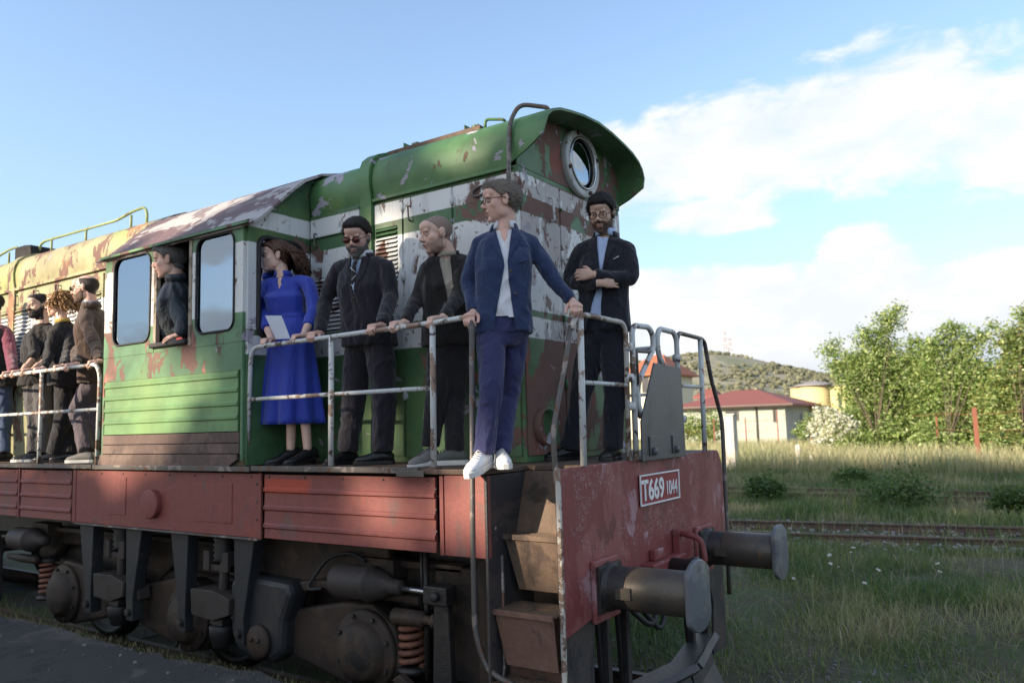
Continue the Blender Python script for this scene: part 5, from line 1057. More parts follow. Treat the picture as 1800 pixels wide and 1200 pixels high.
def vnorm(v, f):
    a = v[f[:, 2]]-v[f[:, 0]]; b = v[f[:, 3]]-v[f[:, 1]]; fn = np.cross(a, b); n = np.zeros_like(v)
    for k in range(4): np.add.at(n, f[:, k], fn)
    return n/(np.linalg.norm(n, axis=1)[:, None]+1e-12)
def npart(name, v, f, m_, parent, label=None):
    o = link(name, npmesh(name, v-np.array(wloc(parent)), f, m_, True), parent)
    if label: o['label'] = label
    return o
def sub(v, f, keep):
    f2 = f[keep]; u, inv = np.unique(f2, return_inverse=True); return u, inv.reshape(f2.shape)
def A3(p): return np.array(p, dtype=float)
def frame(fwd, up=(0, 0, 1)):
    f = Vector(fwd).normalized(); r = f.cross(Vector(up)).normalized(); return r, f, r.cross(f).normalized()      # right hand side, forward, up
SC_ = 1.05
def hand_geo(g, wrist, fwd, back, thumb, curl=(60, 70, 45), s=1.0, spread=4, tcurl=35):
    """palm and five fingers. fwd: wrist to knuckles, back: out of the back of the hand, thumb: towards the thumb side"""
    s = s*1.02; W0 = Vector(wrist); f = Vector(fwd).normalized(); b = Vector(back); b = (b-f*b.dot(f)).normalized(); t = f.cross(b); t = t if t.dot(Vector(thumb)) > 0 else -t
    g.loft([g.ring(W0-f*.03*s, t, b, .027*s, .021*s, 12), g.ring(W0+f*.01*s, t, b, .029*s, .020*s, 12, ex=2.4), g.ring(W0+f*.045*s, t, b, .040*s, .018*s, 12, ex=2.8), g.ring(W0+f*.082*s, t, b, .043*s, .015*s, 12, ex=2.8), g.ring(W0+f*.094*s, t, b, .038*s, .010*s, 12, ex=2.6)])
    for k, (off, ln, rad) in enumerate(((.031, .92, .0093), (.0105, 1.0, .0096), (-.0105, .95, .0092), (-.031, .76, .0082))):
        p = W0+f*(.080-.004*abs(k-1))*s+t*off*s-b*.002; d = (f+t*math.tan(R(spread*(1.5-k)*.6))).normalized(); pts = [p-d*.02*s, p]; rr = [rad*s, rad*1.05*s]; a = 0
        for j, l in enumerate((.044, .027, .021)):
            a += R(curl[j]*(1-.04*k)); dd = d*math.cos(a)-b*math.sin(a); p = p+dd*l*ln*s; pts.append(p); rr.append(rad*s*(.98, .9, .72)[j])
        g.tube(pts, rr, 8)
    p = W0+f*.022*s+t*.024*s-b*.006; d = (f*.65+t*.72-b*.25).normalized(); pts = [p-d*.015, p+d*.012*s]; rr = [.012*s, .0135*s]
    for j, l in enumerate((.034, .028, .022)):
        d = (d*math.cos(R(tcurl*.5))+(f*.55-b*.55-t*.35).normalized()*math.sin(R(tcurl*.5))).normalized(); pts.append(pts[-1]+d*l*s); rr.append((.0125, .0108, .0082)[j]*s)
    g.tube(pts, rr, 8)

def head_mesh(c, fwd, up, s, female=False, wide=1.0, neck=None):
    """head in its own frame: x right, y forward, z up"""
    g = G(); E_ = g.ell
    E_((0, -.020, .036), (.076, .097, .083), n=20, m=14); E_((0, .020, -.025), (.064*wide, .070, .088), n=20, m=14); E_((0, .028, -.072), (.049*wide, .052, .042), n=16, m=10); E_((0, .066, -.099), (.021, .019, .017))
    for q in (-1, 1):
        E_((q*.036, .045, -.020), (.030, .031, .032)); E_((q*.026, .078, .025), (.027, .014, .009)); E_((q*.012, .099, -.031), (.010, .011, .009)); E_((q*.078, -.012, -.004), (.008, .021, .033)); E_((q*.084, -.020, .010), (.006, .012, .020)); E_((q*.044, .004, -.055), (.020*wide, .04, .04))
    g.tube([(0, .086, .020), (0, .100, -.008), (0, .113, -.028)], [.008, .0095, .0125], 10); E_((0, .0865, -.058), (.024, .010, .0065)); E_((0, .0845, -.070), (.020, .011, .0075)); E_((0, .05, .055), (.058, .050, .045), n=16, m=10)
    nr = .046 if female else .054; nk = neck if neck is not None else Vector((0, -.045, -.17)); g.tube([(0, -.030, -.035), tuple(Vector((0, -.030, -.035)).lerp(nk, .5)+Vector((0, -.006, 0))), tuple(nk), tuple(nk+(nk-Vector((0, -.03, -.035))).normalized()*.03)], [nr*.98, nr, nr*1.08, nr*1.15], 18)
    v, f = remesh(g, .0048, 4)
    for q in (-1, 1):      # eye sockets and the crease of the mouth
        d = np.linalg.norm((v-np.array([q*.031, .088, .004]))/np.array([.019, .03, .012]), axis=1); v[:, 1] -= .013*np.exp(-d**2*1.1)
        d = np.linalg.norm((v-np.array([q*.079, -.004, -.002]))/np.array([.01, .010, .016]), axis=1); v[:, 0] -= q*.006*np.exp(-d**2)
    d = (np.abs(v[:, 0])/.026)**4+((v[:, 2]+.0645)/.0035)**2; v[:, 1] -= .005*np.exp(-d)*(v[:, 1] > .06)
    return v, f
def shell_of(v, f, h, T, nz=0.0, ns=60):
    """cap of hair or beard: grows out of the skin where the field h is positive, sinks in where it ends"""
    n = vnorm(v, f); hf = h[f].max(1); u, fi = sub(v, f, hf > -.25); t = np.clip(h[u], -1, 1); t = np.where(t > 0, T*(1-(1-t)**2), t*.006)
    if nz: t = t+np.clip(h[u], 0, 1)*nz*np.array([mnoise.noise(Vector((a*ns, b*ns*1.0, c*ns))) for a, b, c in v[u]])
    return v[u]+n[u]*t[:, None], fi
def tufts(root, TW, v, f, n, L, wd, comb, m_, name, lift=.25, seed=1):
    """short strands lying over a cap of hair, combed one way"""
    rg = np.random.default_rng(seed); nn = vnorm(v, f); k = f[rg.integers(0, len(f), n)]; w4 = rg.dirichlet([1, 1, 1, 1], n)[:, :, None]; p = (v[k]*w4).sum(1); m = nn[k[:, 0]]
    d = comb(p)+rg.normal(0, .22, (n, 3)); d -= (d*m).sum(1)[:, None]*m*(1-0); d /= np.linalg.norm(d, axis=1)[:, None]+1e-9; d = d+m*lift; d /= np.linalg.norm(d, axis=1)[:, None]; sd = np.cross(d, m); sd /= np.linalg.norm(sd, axis=1)[:, None]+1e-9
    ln = L*rg.uniform(.5, 1.3, (n, 1)); a = p-m*.002; b = p+d*ln*.55; c = b+(d-m*lift*1.6)*ln*.45
    V = np.stack([a-sd*wd, a+sd*wd, b-sd*wd, b+sd*wd, c-sd*wd*.2, c+sd*wd*.2], 1).reshape(-1, 3); q = np.arange(n)[:, None]*6; F = np.concatenate([q+[0, 1, 3, 2], q+[2, 3, 5, 4]], 1).reshape(-1, 4)
    o = npart(name, TW(V), F, m_, root); o['kind'] = 'stuff'
def build_head(root, body_g, spec, skin):
    c = Vector(spec['head']); s = spec.get('hs', 1.0)*SC_; r, f, u = frame(spec['look'], (0, 0, 1)); tilt = R(spec.get('tilt', 0)); f2 = f*math.cos(tilt)-u*math.sin(tilt); u2 = r.cross(f2); ro = R(spec.get('roll', 0)); r2 = r*math.cos(ro)+u2*math.sin(ro); u2 = u2*math.cos(ro)-r*math.sin(ro)
    M = np.array([r2[:], f2[:], u2[:]]).T*s; C = np.array(c); TW = lambda v: v@M.T+C
    v, fc = head_mesh(c, f2, u2, s, spec.get('female', False), spec.get('wide', 1.0), Vector(tuple((A3(spec['neck'])-C)@M/(s*s))))
    x, y, z = v.T
    st = spec.get('hair', 'short'); hm = spec.get('hm', 'hair dark')
    # hairline height by distance front to back
    zt = np.interp(y, [-.12, -.09, -.05, -.02, .0, .02, .04, .065, .09], {'short': [-.075, -.062, -.045, -.005, .005, .035, .055, .072, .078], 'full': [-.085, -.075, -.055, -.01, -.005, .025, .05, .066, .070], 'recede': [-.075, -.06, -.045, -.005, .010, .045, .07, .090, .12], 'bald': [-.07, -.055, -.04, -.003, .012, .06, .13, .2, .2]}.get(st, [-.09, -.08, -.06, -.01, .0, .02, .04, .06, .068]))
    h = (z-zt)/.016; ear = (np.abs(x) > .073) & (((y+.014)/.024)**2+((z+.0)/.034)**2 < 1); h = np.where(ear, -1, h)
    if st == 'bald': h = np.minimum(h, (.085-z)/.012+0*x)
    if st != 'none':
        T = spec.get('ht', .010); hv, hf = shell_of(v, fc, np.clip(h, -1, 1), T, spec.get('hn', .003)*.8, 85)
        if spec.get('quiff'):
            q = spec['quiff']; k = np.clip((hv[:, 1]-.0)/.07, 0, 1)*np.clip((hv[:, 2]-.06)/.03, 0, 1); hv[:, 2] += q*k; hv[:, 1] += q*.3*k
        npart('hair', TW(hv), hf, hm, root)
        if st != 'bald' and T > .004 and not spec.get('female'):
            tufts(root, TW, hv, hf, 2600, .022 if not spec.get('quiff') else .028, .0011, lambda p: np.stack([p[:, 0]*6, -np.ones(len(p))*.8, np.clip(.3-p[:, 1]*2-(.06-p[:, 2])*14, -1.2, .6)], 1), hm, 'hair_strands', .38 if spec.get('quiff') else .28)
    if spec.get('beard'):
        bm_, T, top = spec['beard']; lim = np.interp(y, [-.02, .0, .03, .06, .085, .10], [.0, -.005, -.035, -.05, top, top]); hb = np.minimum((lim-z)/.010, (y+.012)/.01); hb = np.minimum(hb, (z+.135)/.01)
        lip = (np.abs(x) < .021) & (np.abs(z+.064) < .012) & (y > .07); hb = np.where(lip, -1, hb); bv_, bf_ = shell_of(v, fc, np.clip(hb, -1, 1), T, T*.3, 70); npart('beard', TW(bv_), bf_, bm_, root)
        if T > .0035: tufts(root, TW, bv_, bf_, 1300, .006+T*.6, .0009, lambda p: np.stack([p[:, 0]*3, p[:, 1]*2, -np.ones(len(p))], 1), bm_, 'beard_strands', .45, 2)
    # eyes, brows, lips
    for q in (-1, 1):
        g = G(); g.ell((q*.031, .0745, .003), (.0125, .0112, .0060), n=14, m=9); eo = npart_g('eye', g, TW, 'eye white', root)
        g = G(); g.ell((q*.031+spec.get('gaze', 0)*.004, .0835, .003), (.0056, .0030, .0050), n=10, m=6); npart_g('iris', g, TW, 'iris', eo)
        g = G(); g.tube([(q*.014, .0875, .0225), (q*.030, .0865, .0275), (q*.046, .077, .0235)], [.0028, .0035, .002], 6, flat=.8); npart_g('eyebrow', g, TW, spec.get('browm', 'brow'), root)
        g = G(); g.tube([(q*.019, .0815, .0075), (q*.031, .0862, .0100), (q*.043, .0795, .0065)], [.0028, .0040, .0028], 6); g.tube([(q*.020, .0805, -.001), (q*.031, .0845, -.0045), (q*.042, .0790, -.001)], [.002, .0028, .002], 6); npart_g('eyelid', g, TW, skin, root)
    g = G(); g.tube([(-.021, .087, -.0600), (-.008, .0968, -.0575), (0, .0975, -.0595), (.008, .0968, -.0575), (.021, .087, -.0600)], [.002, .0042, .0036, .0042, .002], 6); g.tube([(-.019, .087, -.0665), (0, .0958, -.0695), (.019, .087, -.0665)], [.002, .0048, .002], 6); npart_g('lips', g, TW, 'lip' if spec.get('female') else 'lip dark', root)
    if spec.get('glasses'):
        fm_, lm_ = spec['glasses']; g = G()
        for q in (-1, 1):
            cc = Vector((q*.033, .103, .001)); g.tube([cc+Vector((.0235*math.cos(a)*(1.06), -.004*abs(math.cos(a))*(1 if q*math.cos(a) > 0 else 0), .0185*math.sin(a))) for a in np.linspace(0, 6.2832, 21)], .0021, 6, caps=False); g.tube([(q*.057, .097, .006), (q*.078, .06, .008), (q*.085, -.005, .008), (q*.083, -.03, -.008)], .0024, 6)
        g.tube([(-.010, .104, .004), (0, .107, .006), (.010, .104, .004)], .002, 6); gl = npart_g('glasses', g, TW, fm_, root)
        if lm_:
            for q in (-1, 1):
                g = G(); g.lathe((q*.033, .1015, .001), (0, 1, 0), [(0, .02), (.0015, .0205), (.003, .002)], 20); g.v = [(q*.033+(a-q*.033)*1.08, b, .001+(c_-.001)*.86) for a, b, c_ in g.v]; npart_g('lens', g, TW, lm_, gl)
    return TW(v), fc, (r2, f2, u2, s, c, TW)
def npart_g(name, g, TW, m_, parent):
    o = part(name, g, m_, parent); V = TW(np.array(g.v, dtype=float))-np.array(wloc(parent)); o.data.vertices.foreach_set('co', V.astype(np.float32).ravel()); o.data.update(); return o
def shoe(root, ankle, dirn, floor, m_='shoe black', sole='sole white', st=.026, L=.285, w=1.0, lace=None, heel=0):
    d = Vector(dirn).normalized() if abs(Vector(dirn).normalized().z) > .05 else Vector((dirn[0], dirn[1], 0)).normalized(); r = d.cross(Vector((0, 0, 1))).normalized(); u = r.cross(d).normalized()
    o = Vector((ankle[0], ankle[1], floor))-d*.085; s = SC_; z0 = st if not heel else .012
    pr = [(-.004, .024, .050), (.02, .034, .078), (.075, .036, .095), (.13, .041, .078), (.18, .047, .058), (.225, .046, .047), (.262, .034, .036), (.282, .014, .022)]
    rings = []
    for t, hw, ht in pr:
        h = heel*max(0, 1-t/.2); c = o+d*(t*s)+u*(z0+h); ring = []
        for i in range(14):
            a = 2*math.pi*i/14; ca, sa = math.cos(a), math.sin(a); ring.append(c+r*(hw*w*s*math.copysign(abs(ca)**.75, ca))+u*(ht*s*(max(0, sa)**.8)+(0 if sa > 0 else 0)))
        rings.append(ring)
    g = G(); g.loft(rings); sh = part('shoe', g, m_, root)
    g = G(); out = [(t*s, hw*w*s*1.07) for t, hw, _ in [(-.010, .022, 0)]+pr[1:-1]+[(.290, .016, 0)]]
    P = [o+d*t+r*hw for t, hw in out]+[o+d*t-r*hw for t, hw in reversed(out)]; n = len(P); hh = [heel*max(0, 1-((p-o).dot(d))/.2) for p in P]
    v = [p+u*(h*1.0) for p, h in zip(P, hh)]+[p+u*(z0+.006+h) for p, h in zip(P, hh)]; g.add(v, [tuple(range(n)), tuple(range(2*n-1, n-1, -1))]+[(i, i+n, (i+1) % n+n, (i+1) % n) for i in range(n)]); part('sole', g, sole, sh, .003)
    if heel: g = G(); g.lathe(o+d*.03+u*0, u, [(0, .012), (heel*.8, .018), (heel+.01, .026)], 10); part('heel', g, sole, sh)
    if lace:
        g = G()
        for k in range(5): q = .115+k*.019; hh_ = .090-k*.0085+z0; g.tube([o+d*q*s-r*.020+u*(hh_*s-.006), o+d*(q+.008)*s+u*(hh_*s+.006), o+d*(q+.004)*s+r*.020+u*(hh_*s-.006)], .0032, 5)
        part('laces', g, lace, sh)
def limb(g, pts, rr, n=14, flat=.95): g.tube(smooth_path(pts), list(np.interp(np.linspace(0, len(pts)-1, (len(pts)-1)*5+1), range(len(pts)), rr)), n, flat=flat)
def smooth_path(pts, k=5):
    pts = [Vector(p) for p in pts]; out = []
    for i in range(len(pts)-1):
        p0 = pts[max(0, i-1)]; p1 = pts[i]; p2 = pts[i+1]; p3 = pts[min(len(pts)-1, i+2)]
        for j in range(k):
            t = j/k; t_ = .5; out.append(p1*(2*t**3-3*t*t+1)+(p2-p0)*t_*.55*(t**3-2*t*t+t)+p2*(3*t*t-2*t**3)+(p3-p1)*t_*.55*(t**3-t*t))
    return out+[pts[-1]]
def person(label, S):
    """S: joints as points. a = the arm and leg on the left in the photograph, b = the other one"""
    s = SC_*S.get('s', 1.0); N = Vector(S['neck']); PV = Vector(S['pelvis']); sa = Vector(S['sa']); sb = Vector(S['sb']); floor = S.get('floor', ZD)
    root = thing('person', (PV.x, PV.y, floor), label, 'person'); skin = S.get('skin', 'skin fair')
    hipr = Vector(S.get('hipdir', (sb-sa))); hipr.z *= .3; hipr.normalize(); shr = (sb-sa).normalized(); up = (N-PV).normalized(); bf = Vector(S['face']); bf = (bf-shr*bf.dot(shr)); bf = (bf-up*bf.dot(up)).normalized(); bh = Vector((hipr.y, -hipr.x, 0)); bh = bh if bh.dot(bf) > 0 else -bh; bh.normalize()
    hv, hfc, (hr, hfw, hu, hs, hc, TW) = build_head(root, None, S, skin)
    # ---------- body: one continuous figure, slim inside the clothes
    g = G(); w_ = S.get('w', 1.0)
    mid = PV.lerp(N, .5)+bf*S.get('chest', .015)
    secs = [(PV-up*.10*s, hipr, bh, .10, .09), (PV, hipr, bh, .145, .10), (PV.lerp(mid, .55), shr, bf, .12, .085), (mid.lerp(N, .35), shr, bf, .15, .095), (N-up*.085*s, shr, bf, .14, .075), (N-up*.03*s, shr, bf, .07, .06), (N+(hc-N)*.25, hr, hfw, .048, .05), (N+(hc-N)*.62, hr, hfw, .046, .048)]
    g.loft([g.ring(c, r_, f_, a*s*(w_ if i < 5 else 1), b*s, 20) for i, (c, r_, f_, a, b) in enumerate(secs)])
    ha = Vector(S['ha']); hb = Vector(S['hb']); ka = Vector(S['ka']); kb = Vector(S['kb']); aa = Vector(S['aa']); ab = Vector(S['ab'])
    for h_, k_, a_ in ((ha, ka, aa), (hb, kb, ab)): limb(g, [h_, k_, a_-Vector((0, 0, .02))], [.075*s, .050*s, .034*s])
    arms = ((sa, Vector(S['ea']), Vector(S['wa'])), (sb, Vector(S['eb']), Vector(S['wb'])))
    for s_, e_, w2 in arms: limb(g, [s_, e_, w2], [.045*s, .038*s, .026*s])
    bv_, bf_ = remesh(g, .0125, 1)
    g = G()
    for (s_, e_, w2), hd in zip(arms, (S.get('hda'), S.get('hdb'))):
        fa = (w2-e_).normalized(); limb(g, [w2-fa*.13*s, w2-fa*.05*s, w2+fa*.01], [.036*s, .029*s, .026*s])
        if hd: hand_geo(g, w2, *hd['o'], curl=hd.get('curl', (60, 70, 45)), s=s*(.9 if S.get('female') else 1.0), tcurl=hd.get('tc', 35))
    parts_ = [(hv, hfc), (bv_, bf_)]
    if g.v: parts_.append(remesh(g, .0048, 1))
    o_ = 0; VV = []; FF = []
    for v_, f_ in parts_: VV.append(v_); FF.append(f_+o_); o_ += len(v_)
    npart('body', np.vstack(VV), np.vstack(FF), skin, root)
    # ---------- upper garment
    top = S['top']; g = G(); hem = S.get('hem', .16); ww = S.get('jw', 1.0); dd = S.get('jd', 1.0)
    sec = [(PV-up*hem*s, hipr, bh, .200, .138), (PV-up*.02*s, hipr, bh, .196, .135), (PV.lerp(mid, .6), shr, bf, .178, .122), (mid.lerp(N, .25), shr, bf, .188, .128), (N-up*.15*s, shr, bf, .182, .110), (N-up*.075*s, shr, bf, .150, .085), (N-up*.04*s, shr, bf, .105, .072), (N-up*.012*s-bf*.006, shr, bf, .070, .064)]
    if S.get('female'): sec[2] = (sec[2][0], shr, bf, .150, .105); sec[3] = (sec[3][0]+bf*.02, shr, bf, .168, .130); sec[4] = (sec[4][0], shr, bf, .150, .095)
    rg = [g.ring(c, r_, f_, a*s*ww*(1 if i < 5 else 1/ww), b*s*dd, 28, ex=2.6 if i < 5 else 2.2) for i, (c, r_, f_, a, b) in enumerate(sec)]; g.loft(rg)
    sl = S.get('sleeve', 1.0); sr = S.get('sr', 1.0)
    for (s_, e_, w2) in arms:
        if sl >= 1: limb(g, [N.lerp(s_, .45)-up*.03, s_+(e_-s_).normalized()*.03, e_, w2-(w2-e_).normalized()*.012], [.052*s*sr, .062*s*sr, .054*s*sr, .042*s*sr])
        else: limb(g, [N.lerp(s_, .45)-up*.03, s_+(e_-s_).normalized()*.03, s_.lerp(e_, .9), e_+(w2-e_)*max(0, sl-.5)*2+(e_-s_)*0.0], [.058*s*sr, .064*s*sr, .055*s*sr, .050*s*sr])
    v, f = remesh(g, .0092, 3, S.get('wr', .011), 9.0, PV.x*3)
    NA0 = np.array(N); rA0 = np.array(shr); uA0 = np.array(up); fA0 = np.array(bf)
    if S.get('open'):
        o3 = np.array(S['open']); vU = (v-NA0)@rA0/s; vW = -(v-NA0)@uA0/s; vF = vnorm(v, f)@fA0; o_l = np.interp(vW, o3[:, 0], o3[:, 1]); o_r = np.interp(vW, o3[:, 0], o3[:, 2])
        for tgt in (o_l, o_r):
            k = (np.abs(vU-tgt) < .0052) & (vF > .1) & (vW > -.06) & (vW < o3[-1, 0]+.01); v[k] += ((tgt-vU)[k]*s)[:, None]*rA0
        if S.get('bare'):
            b3 = np.array(S['bare'])
            for c_ in (1, 2):
                tgt = np.interp(vW, b3[:, 0], b3[:, c_]); k = (np.abs(vU-tgt) < .0052) & (vF > .1) & (vW > -.06) & (vW < b3[-1, 0]+.006); v[k] += ((tgt-vU)[k]*s)[:, None]*rA0
        if S.get('lapel'):
            lw, vd = S['lapel']; wl = np.interp(vW, [.0, .06, .12, vd], [.02, lw, lw, .004])
            for tgt in (o_l-wl, o_r+wl):
                k = (np.abs(vU-tgt) < .0052) & (vF > -.1) & (vW > -.03) & (vW < vd) & ((v-NA0)@fA0 < .2); v[k] += ((tgt-vU)[k]*s)[:, None]*rA0
    n = vnorm(v, f); cen = v[f].mean(1); cn = n[f].mean(1); NA = np.array(N); rA = np.array(shr); uA = np.array(up); fA = np.array(bf)
    U = (cen-NA)@rA/s; Wd = -(cen-NA)@uA/s; FR = cn@fA
    torso = np.abs(U) < .19
    op = S.get('open')
    if op:
        o3 = np.array(op); l = np.interp(Wd, o3[:, 0], o3[:, 1]); r_ = np.interp(Wd, o3[:, 0], o3[:, 2]); ins = (U > l) & (U < r_) & (FR > .15) & torso & (Wd < o3[-1, 0]) & (Wd > -.06) & (r_-l > .008)
        # arms crossing in front stay jacket: only what lies near the chest surface counts
        dep = (cen-NA)@fA; lim = np.interp(Wd, [0, .1, .3, .6], [.11, .15, .18, .20])*s*dd; ins &= dep < lim+S.get('opd', 0)
        u, fi = sub(v, f, ins & (Wd < S.get('send', 9))); npart('shirt', v[u]-n[u]*.006, fi, S['shirt'], root)
        if S.get('bare'):
            b3 = np.array(S['bare']); l2 = np.interp(Wd, b3[:, 0], b3[:, 1]); r2_ = np.interp(Wd, b3[:, 0], b3[:, 2]); k2 = ins & (U > l2) & (U < r2_) & (Wd < b3[-1, 0]); u, fi = sub(v, f, k2)
            if len(u): npart('neckline', v[u]-n[u]*.0035, fi, skin, root)
        keep = ~ins if not S.get('closed') else ~(ins & (Wd < S['send']))
        if S.get('lapel'):
            lw, vd = S['lapel']; wl = np.interp(Wd, [.0, .06, .12, vd], [.02, lw, lw, .004])
            for sd, cond in ((-1, (U <= l) & (U > l-wl)), (1, (U >= r_) & (U < r_+wl))):
                k3 = cond & (FR > -.1) & (Wd < vd) & (Wd > -.03) & (dep < lim+.01); u, fi = sub(v, f, k3)
                if len(u): npart('lapel', v[u]+n[u]*.0075, fi, S.get('lapelm', top), root)
        u, fi = sub(v, f, keep); npart(S.get('topname', 'jacket'), v[u], fi, top, root)
    else: npart(S.get('topname', 'jacket'), v, f, top, root)
    # collar around the neck
    if S.get('collar'):
        cm, rad, hh, gap = S['collar']; g = G(); rows = []
        for k in range(19):
            a = R(gap+(360-2*gap)*k/18); d = bf*math.cos(a)+shr*math.sin(a); c = N+up*(.004)-bf*.008; rows.append([c+d*(rad+.024)*s-up*.018, c+d*(rad+.013)*s+up*hh*s, c+d*(rad+.007)*s+up*hh*s, c+d*(rad+.009)*s-up*.02])
        g.loft(rows, closed=True, caps=True); part('collar', g, cm, root)
    if S.get('collar2'):
        cm, rad, hh, gap = S['collar2']; g = G(); rows = []
        for k in range(19):
            a = R(gap+(360-2*gap)*k/18); d = bf*math.cos(a)+shr*math.sin(a); c = N-up*.004-bf*.012; rows.append([c+d*(rad+.034)*s-up*.030, c+d*(rad+.017)*s+up*hh*s, c+d*(rad+.010)*s+up*hh*s, c+d*(rad+.012)*s-up*.03])
        g.loft(rows, closed=True, caps=True); part('jacket_collar', g, S.get('lapelm', top), root)
    if S.get('tie'):
        g = G(); P = [N-up*(.035+.0*s)*s+bf*.088*s, N-up*.07*s+bf*.112*s, N-up*.13*s+bf*.128*s, N-up*.24*s+bf*.142*s, N-up*.33*s+bf*.140*s]; rows = [g.ring(p+Vector((0, 0, 0)), shr, bf, w3*s, .006, 12) for p, w3 in zip(P, (.020, .016, .024, .033, .034))]; g.loft(rows); tie = part('tie', g, S['tie'], root)
        for dz, sg in ((.10, 1), (.16, -1), (.22, 1)):
            g = G(); p = N-up*dz*s+bf*(.128+.02*(dz-.1)*5)*s; g.tube([p-shr*.022*s+up*.02*sg, p+bf*.006, p+shr*.022*s-up*.02*sg], .003, 5); part('tie_stripe', g, 'white cotton', tie)
    for (w3, u3) in S.get('buttons', ()):
        k = np.argmin(((U-u3)**2+(Wd-w3)**2)+(FR < .2)*9); c = Vector(cen[k]); g = G(); g.lathe(c, Vector(cn[k]), [(0, .009), (.006, .008), (.007, .002)], 10); part('button', g, 'stubble dark', root)
    if S.get('pocket'):
        w3, u3, m3, ln = S['pocket']; k = np.argmin(((U-u3)**2+(Wd-w3)**2)+(FR < .2)*9); c = Vector(cen[k])+Vector(cn[k])*.006; g = G(); g.tube([c-shr*ln-up*.008, c+shr*ln+up*.012], .007, 6, flat=.5); part('pocket_square' if m3 == 'white cotton' else 'pocket_flap', g, m3, root)
    # ---------- legs
    if S.get('skirt'):
        waist, hemc, hr_ = Vector(S['skirt'][0]), Vector(S['skirt'][1]), S['skirt'][2]; g = G(); rows = []
        for k in range(22):
            t = k/21; c = waist.lerp(hemc, t); a0 = (.142+(hr_-.142)*t**.75)*s; b0 = (.105+(hr_*.72-.105)*t**.8)*s; ring = []
            for i in range(96):
                a = 2*math.pi*i/96; fold = 1+.10*t*math.sin(a*9+1.3*math.sin(t*2))+.06*t*math.sin(a*5+2)+.02*t*math.sin(a*17+t*3); fold -= .10*t*math.exp(-((a-4.5)/.09)**2); ring.append(c+hipr*(math.cos(a)*a0*fold)+bh*(math.sin(a)*-b0*fold))
            rows.append(ring)
        g.loft(rows, caps=True); part('skirt', g, top, root); g = G(); g.loft([g.ring(waist+Vector((0, 0, z)), hipr, bh, .150*s, .112*s, 32) for z in (-.02, .02)], caps=False); part('waistband', g, top, root)
    else:
        g = G(); lr = S.get('lr', (.098, .072, .062)); g.loft([g.ring(PV-up*.13*s, hipr, bh, .10*s, .10*s, 18), g.ring(PV-Vector((0, 0, .05))*s, hipr, bh, .172*s, .118*s, 18), g.ring(PV+up*.07*s, hipr, bh, .150*s, .108*s, 18)])
        for h_, k_, a_ in ((ha, ka, aa), (hb, kb, ab)): limb(g, [h_+Vector((0, 0, .03)), h_.lerp(k_, .5), k_, k_.lerp(a_, .55), a_-Vector((0, 0, .035))], [lr[0]*s, lr[0]*.93*s, lr[1]*s, lr[1]*.9*s, lr[2]*s], flat=1.08)
        v, f = remesh(g, .0105, 3, .012, 8.0, PV.x); npart('trousers', v, f, S['legs'], root)
    for a_, d_, kw in ((aa, S['fa'], S.get('shoe', {})), (ab, S['fb'], {**S.get('shoe', {}), **S.get('shoeb', {})})):
        shoe(root, a_, d_, kw.get('floor', floor), **{k: q for k, q in kw.items() if k != 'floor'})
    return root, dict(TW=TW, s=s, N=N, up=up, bf=bf, shr=shr)
TOC = Vector((.56, -.83, 0)); LFT = Vector((-.83, -.56, 0)); RGT = -LFT
def mixd(a, b=0.0, c=0.0): return (TOC*a+LFT*b+Vector((0, 0, c)))
GRIP = dict(o=((.0, -1, -.12), (0, -.12, 1), (1, 0, 0)), curl=(48, 78, 48), tc=40)
def grip(thumb=1, fx=0.0, curl=(48, 78, 48)): return dict(o=((fx, -1, -.10), (0, -.15, 1), (thumb, -.1, 0)), curl=curl, tc=45)
def on_rail(px, z=None):   # wrist point just behind a hand that lies over the side rail at this pixel column
    p = at(px, 580, RY); return Vector((p.x, RY+.080, ZT+.040))
SKL = lambda m_, lace=None, **k: dict(m_=m_, lace=lace, **k)

# man in navy jacket at the corner
wa = Vector((-.585, -1.415, 2.985)); wb = Vector((-.045, -1.06, 3.035))
person('man in navy jacket, open white shirt and white sneakers leaning on the corner handrails', dict(
    head=at(880, 356, -1.28), hs=1.11, look=mixd(.22, 1.0), tilt=4, neck=at(886, 401, -1.25), pelvis=at(884, 572, -1.27), sa=at(845, 425, -1.31), sb=at(926, 420, -1.14), face=mixd(1, .12),
    ea=at(823, 497, -1.33), wa=wa, eb=at(975, 492, -1.08), wb=wb, hda=dict(o=((.18, -.92, -.32), (-.05, -.3, 1), (1, -.2, 0)), curl=(52, 48, 25), tc=45), hdb=dict(o=((.55, -.55, -.35), (.2, -.1, 1), (-.6, -.8, 0)), curl=(40, 70, 45), tc=40),
    ha=at(864, 592, -1.34), hb=at(904, 592, -1.18), ka=at(863, 692, -1.46), kb=at(893, 698, -1.19), aa=at(850, 786, -1.47), ab=at(880, 786, -1.33), fa=(.12, -1, -.22), fb=(.75, -.8, 0), legs='navy chino', lr=(.087, .066, .062),
    top='navy twill', shirt='white cotton', send=.585, open=[(-.05, -.035, .035), (.02, -.055, .05), (.24, -.012, .012), (.27, -.008, .012), (.36, -.03, .012), (.60, -.085, .03), (.95, -.13, .07)], bare=[(-.03, -.03, .03), (.07, -.02, .02), (.115, 0, 0)], lapel=(.052, .24), collar=('white cotton', .062, .035, 30), collar2=('navy twill', .068, .022, 50), buttons=((.30, .03), (.44, .05)), pocket=(.25, .09, 'navy twill', .05),
    hem=.055, jw=.96, sr=.98, hair='short', hm='hair grey', ht=.014, hn=.006, quiff=.012, glasses=('acetate', None), skin='skin ruddy', shoe=SKL('shoe white', 'lace white', sole='sole white', st=.03), w=1.0))

